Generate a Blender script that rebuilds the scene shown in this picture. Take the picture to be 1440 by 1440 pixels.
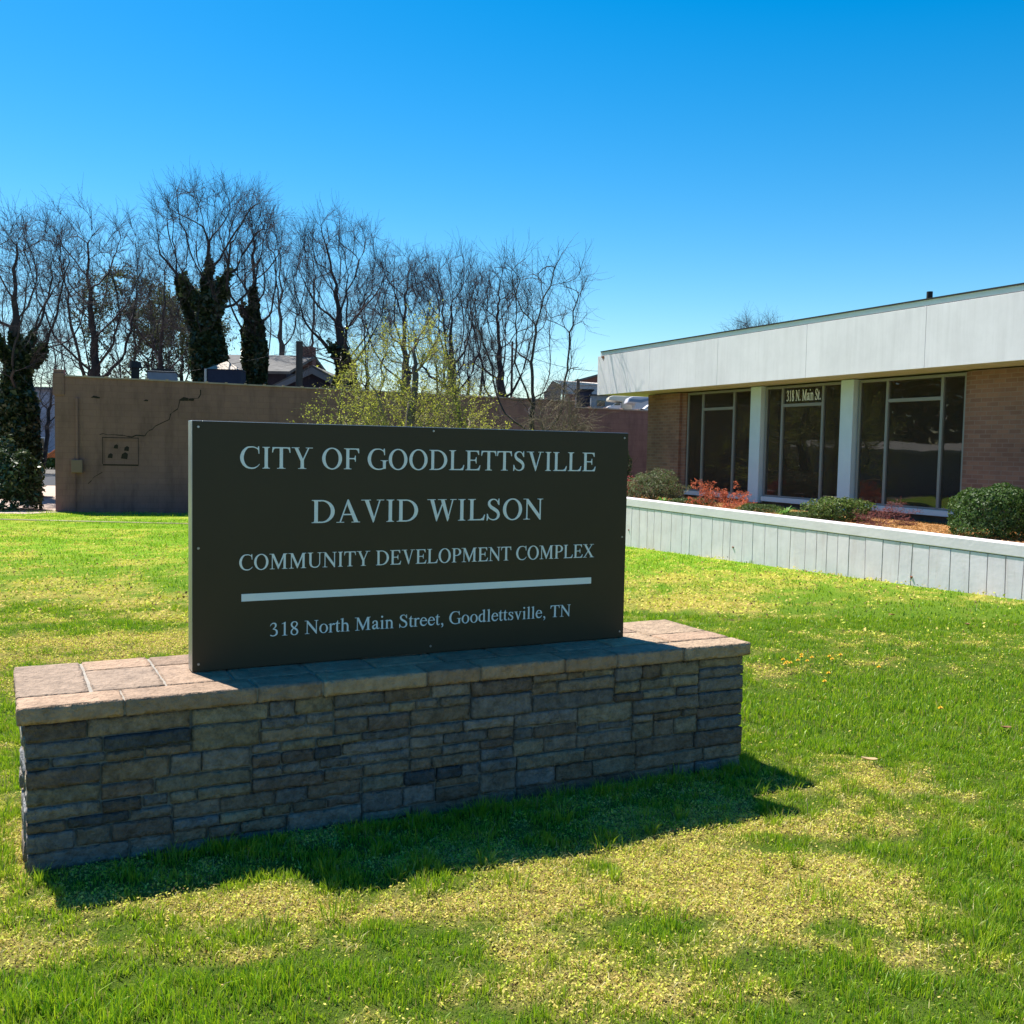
import bpy, math, json
import numpy as np
from mathutils import Matrix, Vector
R = math.radians
for o in list(bpy.data.objects): bpy.data.objects.remove(o)
scene = bpy.context.scene
COL = scene.collection
# ------------------------------------------------------------------ camera
CAMZ = 1.80; F = 1406.47; PITCH = -0.0631; ROLL = 0.0194
def cam_axes():
    cp, sp, cr, sr = math.cos(PITCH), math.sin(PITCH), math.cos(ROLL), math.sin(ROLL)
    f = np.array([0, cp, sp]); u = np.array([0, -sp, cp]); x = np.array([1., 0, 0])
    return cr*x + sr*u, -sr*x + cr*u, f
AX, AU, AF = cam_axes()
cam = bpy.data.cameras.new('camera'); camo = bpy.data.objects.new('camera', cam); COL.objects.link(camo)
cam.sensor_width = 36; cam.sensor_fit = 'HORIZONTAL'; cam.lens = F/1440*36; cam.clip_end = 2000; cam.clip_start = .05
camo.matrix_world = Matrix(((AX[0], AU[0], -AF[0], 0), (AX[1], AU[1], -AF[1], 0), (AX[2], AU[2], -AF[2], CAMZ), (0, 0, 0, 1)))
scene.camera = camo
# ------------------------------------------------------------------ light
SAZ = 2.3496; SEL = 1.0116                      # the way the light travels, and its height
w = bpy.data.worlds.new('World'); scene.world = w; w.use_nodes = True
wn = w.node_tree; bg = wn.nodes['Background']
sky = wn.nodes.new('ShaderNodeTexSky'); sky.sky_type = 'NISHITA'; sky.sun_disc = False
sky.sun_elevation = SEL; sky.sun_rotation = SAZ - math.pi
sky.air_density = 1.0; sky.dust_density = 0.2; sky.ozone_density = 2.2; sky.altitude = 0
hs = wn.nodes.new('ShaderNodeHueSaturation'); hs.inputs['Saturation'].default_value = 1.54; hs.inputs['Value'].default_value = .97; hs.inputs['Hue'].default_value = .493
wn.links.new(sky.outputs[0], hs.inputs['Color']); wn.links.new(hs.outputs[0], bg.inputs[0])
bg.inputs[1].default_value = 0.084
sl = bpy.data.lights.new('sun', 'SUN'); sl.energy = 5.0; sl.angle = R(.53); sl.color = (1, .95, .86)
so = bpy.data.objects.new('sun', sl); COL.objects.link(so)
td = Vector((math.sin(SAZ)*math.cos(SEL), math.cos(SAZ)*math.cos(SEL), -math.sin(SEL)))
so.rotation_euler = td.to_track_quat('-Z', 'Y').to_euler(); so.location = (-20, 20, 40)
vs = scene.view_settings; vs.view_transform = 'Standard'; vs.look = 'None'; vs.gamma = 1; vs.exposure = 0.98
scene.cycles.max_bounces = 8; scene.cycles.transparent_max_bounces = 12
# ------------------------------------------------------------------ helpers
rng = np.random.default_rng(7)
def ray(px, py): return AF + (px-720)/F*AX - (py-720)/F*AU
def at_y(px, py, y):                            # point seen at a pixel, y metres ahead
    q = ray(px, py); q = q/q[1]*y; return np.array([q[0], q[1], q[2]+CAMZ])
def gz(x, y):
    x = np.asarray(x, float); y = np.asarray(y, float)
    z = .04 - .0175*np.clip(y, -30, 34)
    s = np.clip((y-50)/45, 0, 1); s = s*s*(3-2*s)
    m = np.clip((x+12)/12, 0, 1)
    return z + s*m*5.9
def on_ground(px, py):
    q = ray(px, py); t = (.04-CAMZ)/(q[2]+.0175*q[1]); P = q*t; return np.array([P[0], P[1], P[2]+CAMZ])
def obj(name, mesh, parent=None):
    o = bpy.data.objects.new(name, mesh); COL.objects.link(o)
    if parent: o.parent = parent
    return o
def tag(o, label=None, cat=None, group=None, kind=None):
    if label: o['label'] = label
    if cat: o['category'] = cat
    if group: o['group'] = group
    if kind: o['kind'] = kind
    return o
def thing(name, label, cat, loc=(0, 0, 0), rz=0, group=None):
    o = obj(name, None); o.location = [float(v) for v in loc]; o.rotation_euler = (0, 0, rz)
    return tag(o, label, cat, group)
def mesh_np(name, V, faces, mats, parent=None, col=None, smooth=False, fmat=None):
    """V (n,3); faces = list of index arrays (m,k); col (n,3) point colours"""
    V = np.asarray(V, np.float32); me = bpy.data.meshes.new(name)
    me.vertices.add(len(V)); me.vertices.foreach_set('co', V.ravel())
    fl = [np.asarray(f, np.int32) for f in faces if len(f)]
    loops = np.concatenate([f.ravel() for f in fl]); tot = np.concatenate([np.full(len(f), f.shape[1], np.int32) for f in fl])
    st = np.concatenate([[0], np.cumsum(tot)[:-1]]).astype(np.int32)
    me.loops.add(len(loops)); me.loops.foreach_set('vertex_index', loops)
    me.polygons.add(len(tot)); me.polygons.foreach_set('loop_start', st); me.polygons.foreach_set('loop_total', tot)
    if fmat is not None: me.polygons.foreach_set('material_index', np.asarray(fmat, np.int32))
    me.update(calc_edges=True)
    if smooth: me.polygons.foreach_set('use_smooth', np.ones(len(tot), bool))
    if col is not None:
        a = me.color_attributes.new('col', 'FLOAT_COLOR', 'POINT'); c = np.ones((len(V), 4), np.float32); c[:, :3] = col
        a.data.foreach_set('color', c.ravel())
    for m in (mats if isinstance(mats, (list, tuple)) else [mats]): me.materials.append(m)
    return obj(name, me, parent)
class MB:
    def __init__(s): s.v = []; s.f = []; s.m = []
    def box(s, x0, y0, z0, x1, y1, z1, m=0):
        n = len(s.v); s.v += [(x, y, z) for z in (z0, z1) for y in (y0, y1) for x in (x0, x1)]
        s.f += [tuple(n+i for i in q) for q in ((0, 2, 3, 1), (4, 5, 7, 6), (0, 1, 5, 4), (2, 6, 7, 3), (0, 4, 6, 2), (1, 3, 7, 5))]; s.m += [m]*6; return s
    def quad(s, a, b, c, d, m=0):
        n = len(s.v); s.v += [tuple(a), tuple(b), tuple(c), tuple(d)]; s.f.append((n, n+1, n+2, n+3)); s.m.append(m); return s
    def prism(s, pts, y0, y1, m=0, axis='y'):     # pts (x,z) outline extruded along y, or (x,y) along z
        n = len(s.v); k = len(pts)
        for t in (y0, y1): s.v += [((a, t, b) if axis == 'y' else (a, b, t) if axis == 'z' else (t, a, b)) for a, b in pts]
        s.f += [tuple(range(n, n+k)), tuple(range(n+2*k-1, n+k-1, -1))]; s.m += [m, m]
        for i in range(k): j = (i+1) % k; s.f.append((n+i, n+k+i, n+k+j, n+j)); s.m.append(m)
        return s
    def cyl(s, p, q, r0, r1=None, k=12, m=0):
        r1 = r0 if r1 is None else r1; p = Vector(p); q = Vector(q); d = (q-p).normalized()
        a = d.orthogonal().normalized(); b = d.cross(a); n = len(s.v)
        for c, r in ((p, r0), (q, r1)):
            for i in range(k): t = 2*math.pi*i/k; s.v.append(tuple(c+a*math.cos(t)*r+b*math.sin(t)*r))
        for i in range(k): j = (i+1) % k; s.f.append((n+i, n+j, n+k+j, n+k+i)); s.m.append(m)
        s.f.append(tuple(range(n+k-1, n-1, -1))); s.f.append(tuple(range(n+k, n+2*k))); s.m += [m, m]; return s
    def build(s, name, mats, parent=None, bevel=0, smooth=False, loc=None):
        me = bpy.data.meshes.new(name); me.from_pydata([tuple(float(c) for c in v) for v in s.v], [], s.f)
        for m in (mats if isinstance(mats, (list, tuple)) else [mats]): me.materials.append(m)
        me.polygons.foreach_set('material_index', s.m)
        if smooth: me.polygons.foreach_set('use_smooth', np.ones(len(s.f), bool))
        me.update(); o = obj(name, me, parent)
        if bevel:
            b = o.modifiers.new('b', 'BEVEL'); b.width = bevel; b.segments = 2; b.limit_method = 'ANGLE'; b.angle_limit = R(40)
        if loc is not None: o.location = [float(v) for v in loc]
        return o
# value noise
_P = rng.random((64, 64, 64)).astype(np.float32)
def vn3(p, s=1.0):
    p = np.asarray(p, float)*s; i = np.floor(p).astype(int); f = p-i; f = f*f*(3-2*f); out = 0
    for dx in (0, 1):
        for dy in (0, 1):
            for dz in (0, 1):
                wgt = (f[..., 0] if dx else 1-f[..., 0])*(f[..., 1] if dy else 1-f[..., 1])*(f[..., 2] if dz else 1-f[..., 2])
                out = out + wgt*_P[(i[..., 0]+dx) & 63, (i[..., 1]+dy) & 63, (i[..., 2]+dz) & 63]
    return out*2-1
def vn2(x, y, s=1.0, o=0.0): return vn3(np.stack([x, y, np.full_like(x, o)], -1), s)
def fbm2(x, y, s, o=0.0, n=4):
    r = 0; a = 1; t = 0
    for k in range(n): r = r + a*vn2(x+k*7.3, y-k*3.1, s*2**k, o+k*1.7); t += a; a *= .55
    return r/t
# ------------------------------------------------------------------ materials
def mat(name, color, rough=.8, noise=0, nscale=5, metal=0, bump=0, bscale=60, spec=.3, dark=None, coord='Object', detail=6):
    m = bpy.data.materials.new(name); m.use_nodes = True; nt = m.node_tree; b = nt.nodes['Principled BSDF']
    b.inputs['Roughness'].default_value = rough; b.inputs['Metallic'].default_value = metal; b.inputs['Specular IOR Level'].default_value = spec
    b.inputs['Base Color'].default_value = (*color, 1)
    tc = nt.nodes.new('ShaderNodeTexCoord')
    if noise:
        n = nt.nodes.new('ShaderNodeTexNoise'); n.inputs['Scale'].default_value = nscale; n.inputs['Detail'].default_value = detail; n.inputs['Roughness'].default_value = .65
        nt.links.new(tc.outputs[coord], n.inputs['Vector'])
        mx = nt.nodes.new('ShaderNodeMix'); mx.data_type = 'RGBA'
        mr = nt.nodes.new('ShaderNodeMapRange'); mr.inputs[1].default_value = .3; mr.inputs[2].default_value = .7
        nt.links.new(n.outputs[0], mr.inputs[0]); nt.links.new(mr.outputs[0], mx.inputs[0])
        d = dark or tuple(c*(1-noise) for c in color)
        mx.inputs[6].default_value = (*d, 1); mx.inputs[7].default_value = (*[min(1, c*(1+noise*.4)) for c in color], 1)
        nt.links.new(mx.outputs[2], b.inputs['Base Color'])
    if bump:
        n2 = nt.nodes.new('ShaderNodeTexNoise'); n2.inputs['Scale'].default_value = bscale; n2.inputs['Detail'].default_value = 8
        nt.links.new(tc.outputs[coord], n2.inputs['Vector'])
        bp = nt.nodes.new('ShaderNodeBump'); bp.inputs['Strength'].default_value = bump; bp.inputs['Distance'].default_value = .02
        nt.links.new(n2.outputs[0], bp.inputs['Height']); nt.links.new(bp.outputs[0], b.inputs['Normal'])
    return m
def streak(m, amt=.3, sx=2.5, sz=.25, lo=.45, hi=.75, tint=(.5, .42, .36)):
    nt = m.node_tree; b = nt.nodes['Principled BSDF']; l = [l for l in nt.links if l.to_socket == b.inputs['Base Color']][0]; src_ = l.from_socket
    tc = nt.nodes.new('ShaderNodeTexCoord'); mp = nt.nodes.new('ShaderNodeMapping'); mp.inputs['Scale'].default_value = (sx, sx, sz); nt.links.new(tc.outputs['Object'], mp.inputs[0])
    n = nt.nodes.new('ShaderNodeTexNoise'); n.inputs['Scale'].default_value = 1.5; n.inputs['Detail'].default_value = 9; n.inputs['Roughness'].default_value = .7; nt.links.new(mp.outputs[0], n.inputs['Vector'])
    mr = nt.nodes.new('ShaderNodeMapRange'); mr.inputs[1].default_value = lo; mr.inputs[2].default_value = hi; mr.inputs[4].default_value = amt; nt.links.new(n.outputs[0], mr.inputs[0])
    mx = nt.nodes.new('ShaderNodeMix'); mx.data_type = 'RGBA'; mx.blend_type = 'MULTIPLY'; nt.links.new(mr.outputs[0], mx.inputs[0]); nt.links.new(src_, mx.inputs[6]); mx.inputs[7].default_value = (*tint, 1); nt.links.new(mx.outputs[2], b.inputs['Base Color'])
    return m
def leaf_mat(name, trans=.4, rough=.55, tint=(1, 1, 1), gloss=.03):
    m = bpy.data.materials.new(name); m.use_nodes = True; nt = m.node_tree; nt.nodes.clear()
    out = nt.nodes.new('ShaderNodeOutputMaterial'); at = nt.nodes.new('ShaderNodeVertexColor'); at.layer_name = 'col'
    d = nt.nodes.new('ShaderNodeBsdfDiffuse'); t = nt.nodes.new('ShaderNodeBsdfTranslucent'); g = nt.nodes.new('ShaderNodeBsdfGlossy'); g.inputs['Roughness'].default_value = rough
    g.inputs['Color'].default_value = (.9, .9, .9, 1)
    mu = nt.nodes.new('ShaderNodeMix'); mu.data_type = 'RGBA'; mu.blend_type = 'MULTIPLY'; mu.inputs[0].default_value = 1; mu.inputs[7].default_value = (*tint, 1)
    nt.links.new(at.outputs[0], mu.inputs[6]); nt.links.new(at.outputs[0], d.inputs[0]); nt.links.new(mu.outputs[2], t.inputs[0])
    a = nt.nodes.new('ShaderNodeMixShader'); a.inputs[0].default_value = trans; nt.links.new(d.outputs[0], a.inputs[1]); nt.links.new(t.outputs[0], a.inputs[2])
    c = nt.nodes.new('ShaderNodeMixShader'); c.inputs[0].default_value = gloss; nt.links.new(a.outputs[0], c.inputs[1]); nt.links.new(g.outputs[0], c.inputs[2])
    nt.links.new(c.outputs[0], out.inputs[0]); return m
def vcol_mat(name, rough=.85, bump=.5, bscale=40, mott=.35, mscale=18, spec=.25, dist=.01):
    m = mat(name, (.3, .3, .3), rough, bump=bump, bscale=bscale, spec=spec); nt = m.node_tree; b = nt.nodes['Principled BSDF']
    for n in nt.nodes:
        if n.type == 'BUMP': n.inputs['Distance'].default_value = dist
    at = nt.nodes.new('ShaderNodeVertexColor'); at.layer_name = 'col'; tc = nt.nodes.new('ShaderNodeTexCoord')
    n = nt.nodes.new('ShaderNodeTexNoise'); n.inputs['Scale'].default_value = mscale; n.inputs['Detail'].default_value = 8; n.inputs['Roughness'].default_value = .7
    nt.links.new(tc.outputs['Object'], n.inputs['Vector'])
    mr = nt.nodes.new('ShaderNodeMapRange'); mr.inputs[1].default_value = .3; mr.inputs[2].default_value = .7; mr.inputs[3].default_value = 1-mott; mr.inputs[4].default_value = 1+mott
    nt.links.new(n.outputs[0], mr.inputs[0])
    mu = nt.nodes.new('ShaderNodeVectorMath'); mu.operation = 'SCALE'; nt.links.new(at.outputs[0], mu.inputs[0]); nt.links.new(mr.outputs[0], mu.inputs['Scale'])
    nt.links.new(mu.outputs[0], b.inputs['Base Color']); return m
def brick_mat(name, c1, c2, mortar, scale=1.0, painted=False):
    m = bpy.data.materials.new(name); m.use_nodes = True; nt = m.node_tree; b = nt.nodes['Principled BSDF']; b.inputs['Roughness'].default_value = .9; b.inputs['Specular IOR Level'].default_value = .2
    tc = nt.nodes.new('ShaderNodeTexCoord'); sp = nt.nodes.new('ShaderNodeSeparateXYZ'); cb = nt.nodes.new('ShaderNodeCombineXYZ'); ad = nt.nodes.new('ShaderNodeMath')
    nt.links.new(tc.outputs['Object'], sp.inputs[0]); nt.links.new(sp.outputs[0], ad.inputs[0]); nt.links.new(sp.outputs[1], ad.inputs[1]); nt.links.new(ad.outputs[0], cb.inputs[0]); nt.links.new(sp.outputs[2], cb.inputs[1])
    bt = nt.nodes.new('ShaderNodeTexBrick'); bt.inputs['Scale'].default_value = 1; bt.inputs['Brick Width'].default_value = .21*scale; bt.inputs['Row Height'].default_value = .07*scale
    bt.inputs['Mortar Size'].default_value = .009*scale; bt.inputs['Mortar Smooth'].default_value = .3; bt.inputs['Color1'].default_value = (*c1, 1); bt.inputs['Color2'].default_value = (*c2, 1); bt.inputs['Mortar'].default_value = (*mortar, 1)
    nt.links.new(cb.outputs[0], bt.inputs['Vector'])
    n = nt.nodes.new('ShaderNodeTexNoise'); n.inputs['Scale'].default_value = .9; n.inputs['Detail'].default_value = 9; n.inputs['Roughness'].default_value = .7; nt.links.new(tc.outputs['Object'], n.inputs['Vector'])
    mr = nt.nodes.new('ShaderNodeMapRange'); mr.inputs[1].default_value = .3; mr.inputs[2].default_value = .7; mr.inputs[3].default_value = .72; mr.inputs[4].default_value = 1.2; nt.links.new(n.outputs[0], mr.inputs[0])
    mu = nt.nodes.new('ShaderNodeVectorMath'); mu.operation = 'SCALE'; nt.links.new(bt.outputs[0], mu.inputs[0]); nt.links.new(mr.outputs[0], mu.inputs['Scale']); nt.links.new(mu.outputs[0], b.inputs['Base Color'])
    bp = nt.nodes.new('ShaderNodeBump'); bp.inputs['Strength'].default_value = .6; bp.inputs['Distance'].default_value = .008; bp.invert = True
    nt.links.new(bt.outputs['Fac'], bp.inputs['Height']); nt.links.new(bp.outputs[0], b.inputs['Normal']); return m
def glass_mat(name, tint=.3, refl=1.0):
    m = bpy.data.materials.new(name); m.use_nodes = True; nt = m.node_tree; nt.nodes.clear(); out = nt.nodes.new('ShaderNodeOutputMaterial')
    t = nt.nodes.new('ShaderNodeBsdfTransparent'); t.inputs[0].default_value = (tint, tint*.97, tint*.92, 1); g = nt.nodes.new('ShaderNodeBsdfGlossy'); g.inputs['Roughness'].default_value = .015
    g.inputs['Color'].default_value = (refl, refl, refl, 1)
    fr = nt.nodes.new('ShaderNodeFresnel'); fr.inputs[0].default_value = 1.6; mx = nt.nodes.new('ShaderNodeMixShader')
    tc = nt.nodes.new('ShaderNodeTexCoord'); n = nt.nodes.new('ShaderNodeTexNoise'); n.inputs['Scale'].default_value = 1.2; nt.links.new(tc.outputs['Object'], n.inputs['Vector'])
    bp = nt.nodes.new('ShaderNodeBump'); bp.inputs['Strength'].default_value = .05; bp.inputs['Distance'].default_value = .05; nt.links.new(n.outputs[0], bp.inputs['Height']); nt.links.new(bp.outputs[0], g.inputs['Normal'])
    nt.links.new(fr.outputs[0], mx.inputs[0]); nt.links.new(t.outputs[0], mx.inputs[1]); nt.links.new(g.outputs[0], mx.inputs[2]); df = nt.nodes.new('ShaderNodeBsdfDiffuse'); df.inputs[0].default_value = (.34, .27, .22, 1); m2 = nt.nodes.new('ShaderNodeMixShader'); m2.inputs[0].default_value = .07; nt.links.new(mx.outputs[0], m2.inputs[1]); nt.links.new(df.outputs[0], m2.inputs[2]); nt.links.new(m2.outputs[0], out.inputs[0]); return m
M_bark = mat('bark', (.055, .045, .045), .95, noise=.4, nscale=6, bump=.6, bscale=25)
M_barkl = mat('bark_pale', (.11, .09, .08), .95, noise=.35, nscale=6)
M_twig = mat('twig', (.05, .04, .045), .9)
M_twigl = mat('twig_pale', (.2, .16, .11), .9)
M_leaf = leaf_mat('leaf', .35); M_ivy = leaf_mat('ivy_leaf', .2, .4, gloss=.05); M_bud = leaf_mat('bud', .5)
M_grass = leaf_mat('grass_blade', .42, .5, tint=(1.05, 1.1, .7), gloss=.035)
M_dry = leaf_mat('dry_leaflet', .3, .8, gloss=.02)
M_stone = vcol_mat('stone', .85, 1.0, 55, .5, 22, dist=.02)
M_cap = vcol_mat('cap_stone', .8, 1., 45, .35, 14, dist=.02)
M_mortar = mat('mortar', (.20, .205, .20), .95, noise=.3, nscale=12, bump=.6, bscale=90)
M_panel = mat('bronze_paint', (.050, .037, .018), .5, spec=.3, noise=.08, nscale=3)
M_alu = mat('mill_aluminium', (.42, .45, .44), .35, metal=.85, noise=.1, nscale=4)
M_letter = mat('pale_vinyl', (.84, .88, .86), .5, spec=.4)
M_screw = mat('screw_zinc', (.45, .45, .43), .35, metal=.8)
M_brickA = brick_mat('tan_brick', (.28, .155, .115), (.20, .108, .085), (.25, .175, .145))
M_brownw = None
M_fascia = mat('painted_fascia', (.78, .74, .76), .6, noise=.10, nscale=1.3, detail=8)
streak(M_fascia, .30, 5, .35, .45, .75, (.62, .60, .58))
M_white = mat('white_trim', (.68, .72, .74), .55, noise=.06, nscale=4)
M_soffit = mat('soffit', (.55, .50, .36), .8, noise=.1, nscale=3)
M_column = mat('column_paint', (.55, .68, .76), .55, noise=.06, nscale=4)
M_mull = mat('mullion', (.24, .25, .25), .45, metal=.3)
M_dark = mat('dark_trim', (.02, .02, .02), .7)
M_rust = mat('rust', (.16, .06, .03), .9)
M_glass = glass_mat('window_glass', .42)
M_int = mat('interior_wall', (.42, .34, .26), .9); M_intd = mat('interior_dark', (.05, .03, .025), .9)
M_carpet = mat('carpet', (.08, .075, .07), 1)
M_mulch = mat('mulch', (.36, .20, .09), 1, noise=.6, nscale=35, bump=1, bscale=60)
M_conc = mat('concrete', (.45, .42, .38), .9, noise=.2, nscale=3)
M_render = mat('retaining_render', (.84, .75, .81), .8, noise=.12, nscale=2.5, bump=.14, bscale=14)
streak(M_render, .45, 4, .6, .5, .8, (.62, .50, .42))
M_rendcap = mat('retaining_cap', (.80, .73, .76), .8, noise=.1, nscale=2.5, bump=.14, bscale=14)
M_joint = mat('joint', (.05, .06, .06), 1)
M_asph = mat('asphalt', (.055, .055, .06), .95, noise=.2, nscale=2)
M_shing = mat('shingle', (.16, .155, .15), .95, noise=.35, nscale=3)
M_navy = mat('dark_siding', (.035, .035, .06), .8, noise=.2, nscale=2)
M_beige = mat('beige_metal', (.66, .56, .48), .6, noise=.1); M_greyb = mat('grey_siding', (.22, .25, .29), .8, noise=.2, nscale=2)
M_redb = mat('red_brick', (.22, .10, .08), .9, noise=.2, nscale=2)
M_vanw = mat('vehicle_white', (.80, .73, .72), .3, spec=.5); M_blueg = mat('vehicle_blue_grey', (.13, .20, .30), .35, spec=.5); M_glassd = mat('dark_glass', (.015, .018, .022), .08, spec=.6)
M_tyre = mat('tyre', (.02, .02, .02), .9); M_wood = mat('pole_wood', (.10, .075, .06), .95, noise=.3, nscale=4)
M_tin = mat('weathered_tin', (.38, .33, .28), .6, metal=.3, noise=.3, nscale=2)
M_orange = mat('orange_sheet', (.62, .17, .05), .7, noise=.2, nscale=4)
M_cope = mat('clay_coping', (.42, .28, .23), .8, noise=.3, nscale=3)

# ------------------------------------------------------------------ ground
def G_(px, py): p = on_ground(px, py); return p[0], p[1]
# (pixel of the middle, half sizes in metres, amount): + is dry, - is green
BLOBS = [((1000, 1260), 1.0, .42, .72), ((830, 1400), .6, .18, .6), ((1190, 1225), .35, .25, .45), ((1235, 1105), .35, .35, 1.0), ((1110, 1165), .3, .2, .8), ((740, 1215), .5, .2, .7), ((340, 1275), .7, .14, .75), ((60, 1330), .35, .2, .6), ((1210, 1160), .25, .2, .5), ((330, 1345), .3, .05, .5), ((630, 1270), .5, .15, .5),
 ((1280, 1330), .4, .2, .45), ((1100, 1400), .5, .15, .5), ((40, 1190), .3, .5, .7), ((960, 850), 1.6, 1.0, .55), ((1010, 820), 3.0, 1.2, .45), ((1100, 950), .6, .35, .35), ((100, 850), 2.5, 1.6, .35), ((60, 900), 1.2, .5, .45), ((230, 905), 1, .6, .4),
 ((500, 1400), .7, .2, -.55), ((60, 1420), .4, .18, -.7), ((700, 1360), .2, .1, -.4), ((580, 1330), .2, .15, -.5), ((1400, 1000), 1.6, 1.6, -.9), ((1180, 1010), 1.0, .7, -.5), ((1300, 1210), .5, .3, -.7), ((1090, 1185), .25, .15, -.6), ((940, 1300), .22, .1, -.7), ((1170, 1310), .16, .1, -.9), ((1400, 1400), .4, .2, -.8), ((1400, 1250), .5, .4, -.6),
 ((1330, 870), 2.5, 1.0, -.6), ((700, 1240), .25, .12, -.5), ((190, 880), 1.0, .5, -.4), ((860, 1060), 1.5, .3, -.2), ((830, 1220), .12, .08, -.8), ((150, 760), 8, 1.5, -.15), ((560, 1180), .5, .12, .5), ((860, 1110), .5, .12, .4), ((260, 1225), .3, .1, .4)]
BL = [(*G_(*c), a, b, k) for c, a, b, k in BLOBS]
def dryness(x, y):
    v = .06*np.ones_like(x) + .55*fbm2(x, y, .9, 3.3) + .85*fbm2(x, y, 3.5, 9.1, 4) + .6*fbm2(x, y, 11, 6.6, 3)
    for cx, cy, a, b, k in BL:
        v = v + k*np.exp(-((x-cx)/a)**2-((y-cy)/b)**2)
    return v
def bumpz(x, y): return .018*fbm2(x, y, 2.2, 5, 3) + .006*vn2(x, y, 14, 2)
def axis_(lo, hi, near, step, gr):
    a = [near]; s = step
    while a[-1] < hi: a.append(a[-1]+s); s *= gr
    b = [near]; s = step
    while b[-1] > lo: b.append(b[-1]-s); s *= gr
    return np.array(sorted(set(b[1:]+a)))
xs = axis_(-400, 400, 0, .045, 1.018); ys = axis_(-300, 900, 4.2, .045, 1.02)
GX, GY = np.meshgrid(xs, ys); nx, ny = len(xs), len(ys)
fade = np.clip((20-GY)/6, 0, 1)*np.clip((GY+4)/3, 0, 1)
GZ = gz(GX, GY) + bumpz(GX, GY)*fade
dr = np.clip((dryness(GX, GY)-.05)*1.6, 0, 1)
far = np.clip((GY-9)/10, 0, 1)[..., None]
cg = np.array([.07, .11, .015]); cd = np.array([.30, .235, .075]); cgf = np.array([.17, .31, .02]); cdf = np.array([.46, .42, .07])
C = (1-far)*(cg*(1-dr[..., None])+cd*dr[..., None]) + far*(cgf*(1-dr[..., None])+cdf*dr[..., None])
lot = np.clip((GY-31.5)/1.5, 0, 1)+np.clip((-2.5-GY)/.5, 0, 1)+np.clip((GX-9-.0*GY)/1.5, 0, 1)*np.clip((GY-8)/4, 0, 1)+np.clip((-GX-.75*np.abs(GY)-9)/1.5, 0, 1); lot = np.clip(lot, 0, 1)[..., None]; C = C*(1-lot)+np.array([.17, .155, .14])*lot
soil = np.clip(fbm2(GX, GY, 3, 1.1)*2-.7, 0, 1)[..., None]*(1-far); C = C*(1-soil*.5)
idx = np.arange(nx*ny).reshape(ny, nx)
quads = np.stack([idx[:-1, :-1], idx[:-1, 1:], idx[1:, 1:], idx[1:, :-1]], -1).reshape(-1, 4)
M_ground = vcol_mat('lawn_soil', 1, 1, 110, .3, 30, spec=.05, dist=.02)
lawn = mesh_np('ground', np.stack([GX, GY, GZ], -1).reshape(-1, 3), [quads], M_ground, col=C.reshape(-1, 3), smooth=True)
tag(lawn, kind='structure')
# plinth frame
YAW = .4738; E_ = np.array([math.cos(YAW), math.sin(YAW)]); N_ = np.array([math.sin(YAW), -math.cos(YAW)])
PFL = np.array([-2.03, 4.07]); PL = 3.884; PD = .86; PTOP = .687
def plinth_uv(x, y): dx = x-PFL[0]; dy = y-PFL[1]; return dx*E_[0]+dy*E_[1], -(dx*N_[0]+dy*N_[1])
# retaining wall line
RW0 = np.array([7.25, 14.07]); RW1 = np.array([2.57, 22.62]); rd = (RW1-RW0)/np.linalg.norm(RW1-RW0); rn = np.array([rd[1], -rd[0]])   # rn points to the building
def lawn_ok(x, y, m=0.0):
    u, v = plinth_uv(x, y); inp = (u > .02-m) & (u < PL-.02+m) & (v > .02-m) & (v < PD-.02+m)
    s = (x-RW0[0])*rn[0]+(y-RW0[1])*rn[1]
    return (~inp) & (s < -.01)
def fan_points(n, y0, y1, marg=.06):
    A_, B_ = .57/2, 1.5; c0 = A_*y0*y0+B_*y0; c1 = A_*y1*y1+B_*y1; yy = (-B_+np.sqrt(B_*B_+4*A_*(c0+rng.random(n)*(c1-c0))))/(2*A_); hw = .57*yy+B_
    xx = (rng.random(n)*2-1)*hw; return xx, yy
def blades(name, specs, m, parent=None):
    V = []; Cc = []; n0 = 0; Q = []; T = []
    for x, y, h, wd, lean, az, c in specs:
        n = len(x); z = gz(x, y)+bumpz(x, y)*np.clip((20-y)/6, 0, 1)-.004
        face = rng.random(n)*math.pi*2; wx = np.cos(face)*wd/2; wy = np.sin(face)*wd/2
        lx = np.cos(az)*lean*h; ly = np.sin(az)*lean*h
        b = np.stack([x, y, z], -1); wv = np.stack([wx, wy, 0*wx], -1)
        mid = b+np.stack([lx*.35, ly*.35, h*.58], -1); tip = b+np.stack([lx, ly, h*np.sqrt(np.clip(1-.45*lean**2, .15, 1))], -1)
        P = np.stack([b-wv, b+wv, mid+wv*.8, mid-wv*.8, tip], 1); V.append(P.reshape(-1, 3))
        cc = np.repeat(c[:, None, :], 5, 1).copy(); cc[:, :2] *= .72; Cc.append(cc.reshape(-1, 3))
        i = n0+np.arange(n)*5; Q.append(np.stack([i, i+1, i+2, i+3], -1)); T.append(np.stack([i+3, i+2, i+4], -1)); n0 += 5*n
    return mesh_np(name, np.concatenate(V), [np.concatenate(Q), np.concatenate(T)], m, col=np.concatenate(Cc), parent=parent)
def green_col(n, y, d):
    k = rng.random((n, 1)); a = np.array([.12, .29, .010]); b = np.array([.40, .52, .025]); c = a*(1-k)+b*k
    yl = np.clip(d[:, None]*1.0+.15, 0, 1); c = c*(1-.5*yl)+np.array([.55, .52, .05])*.5*yl
    st = rng.random((n, 1)) < .05; return np.where(st, np.array([.38, .32, .15]), c)
specs = []
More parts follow.
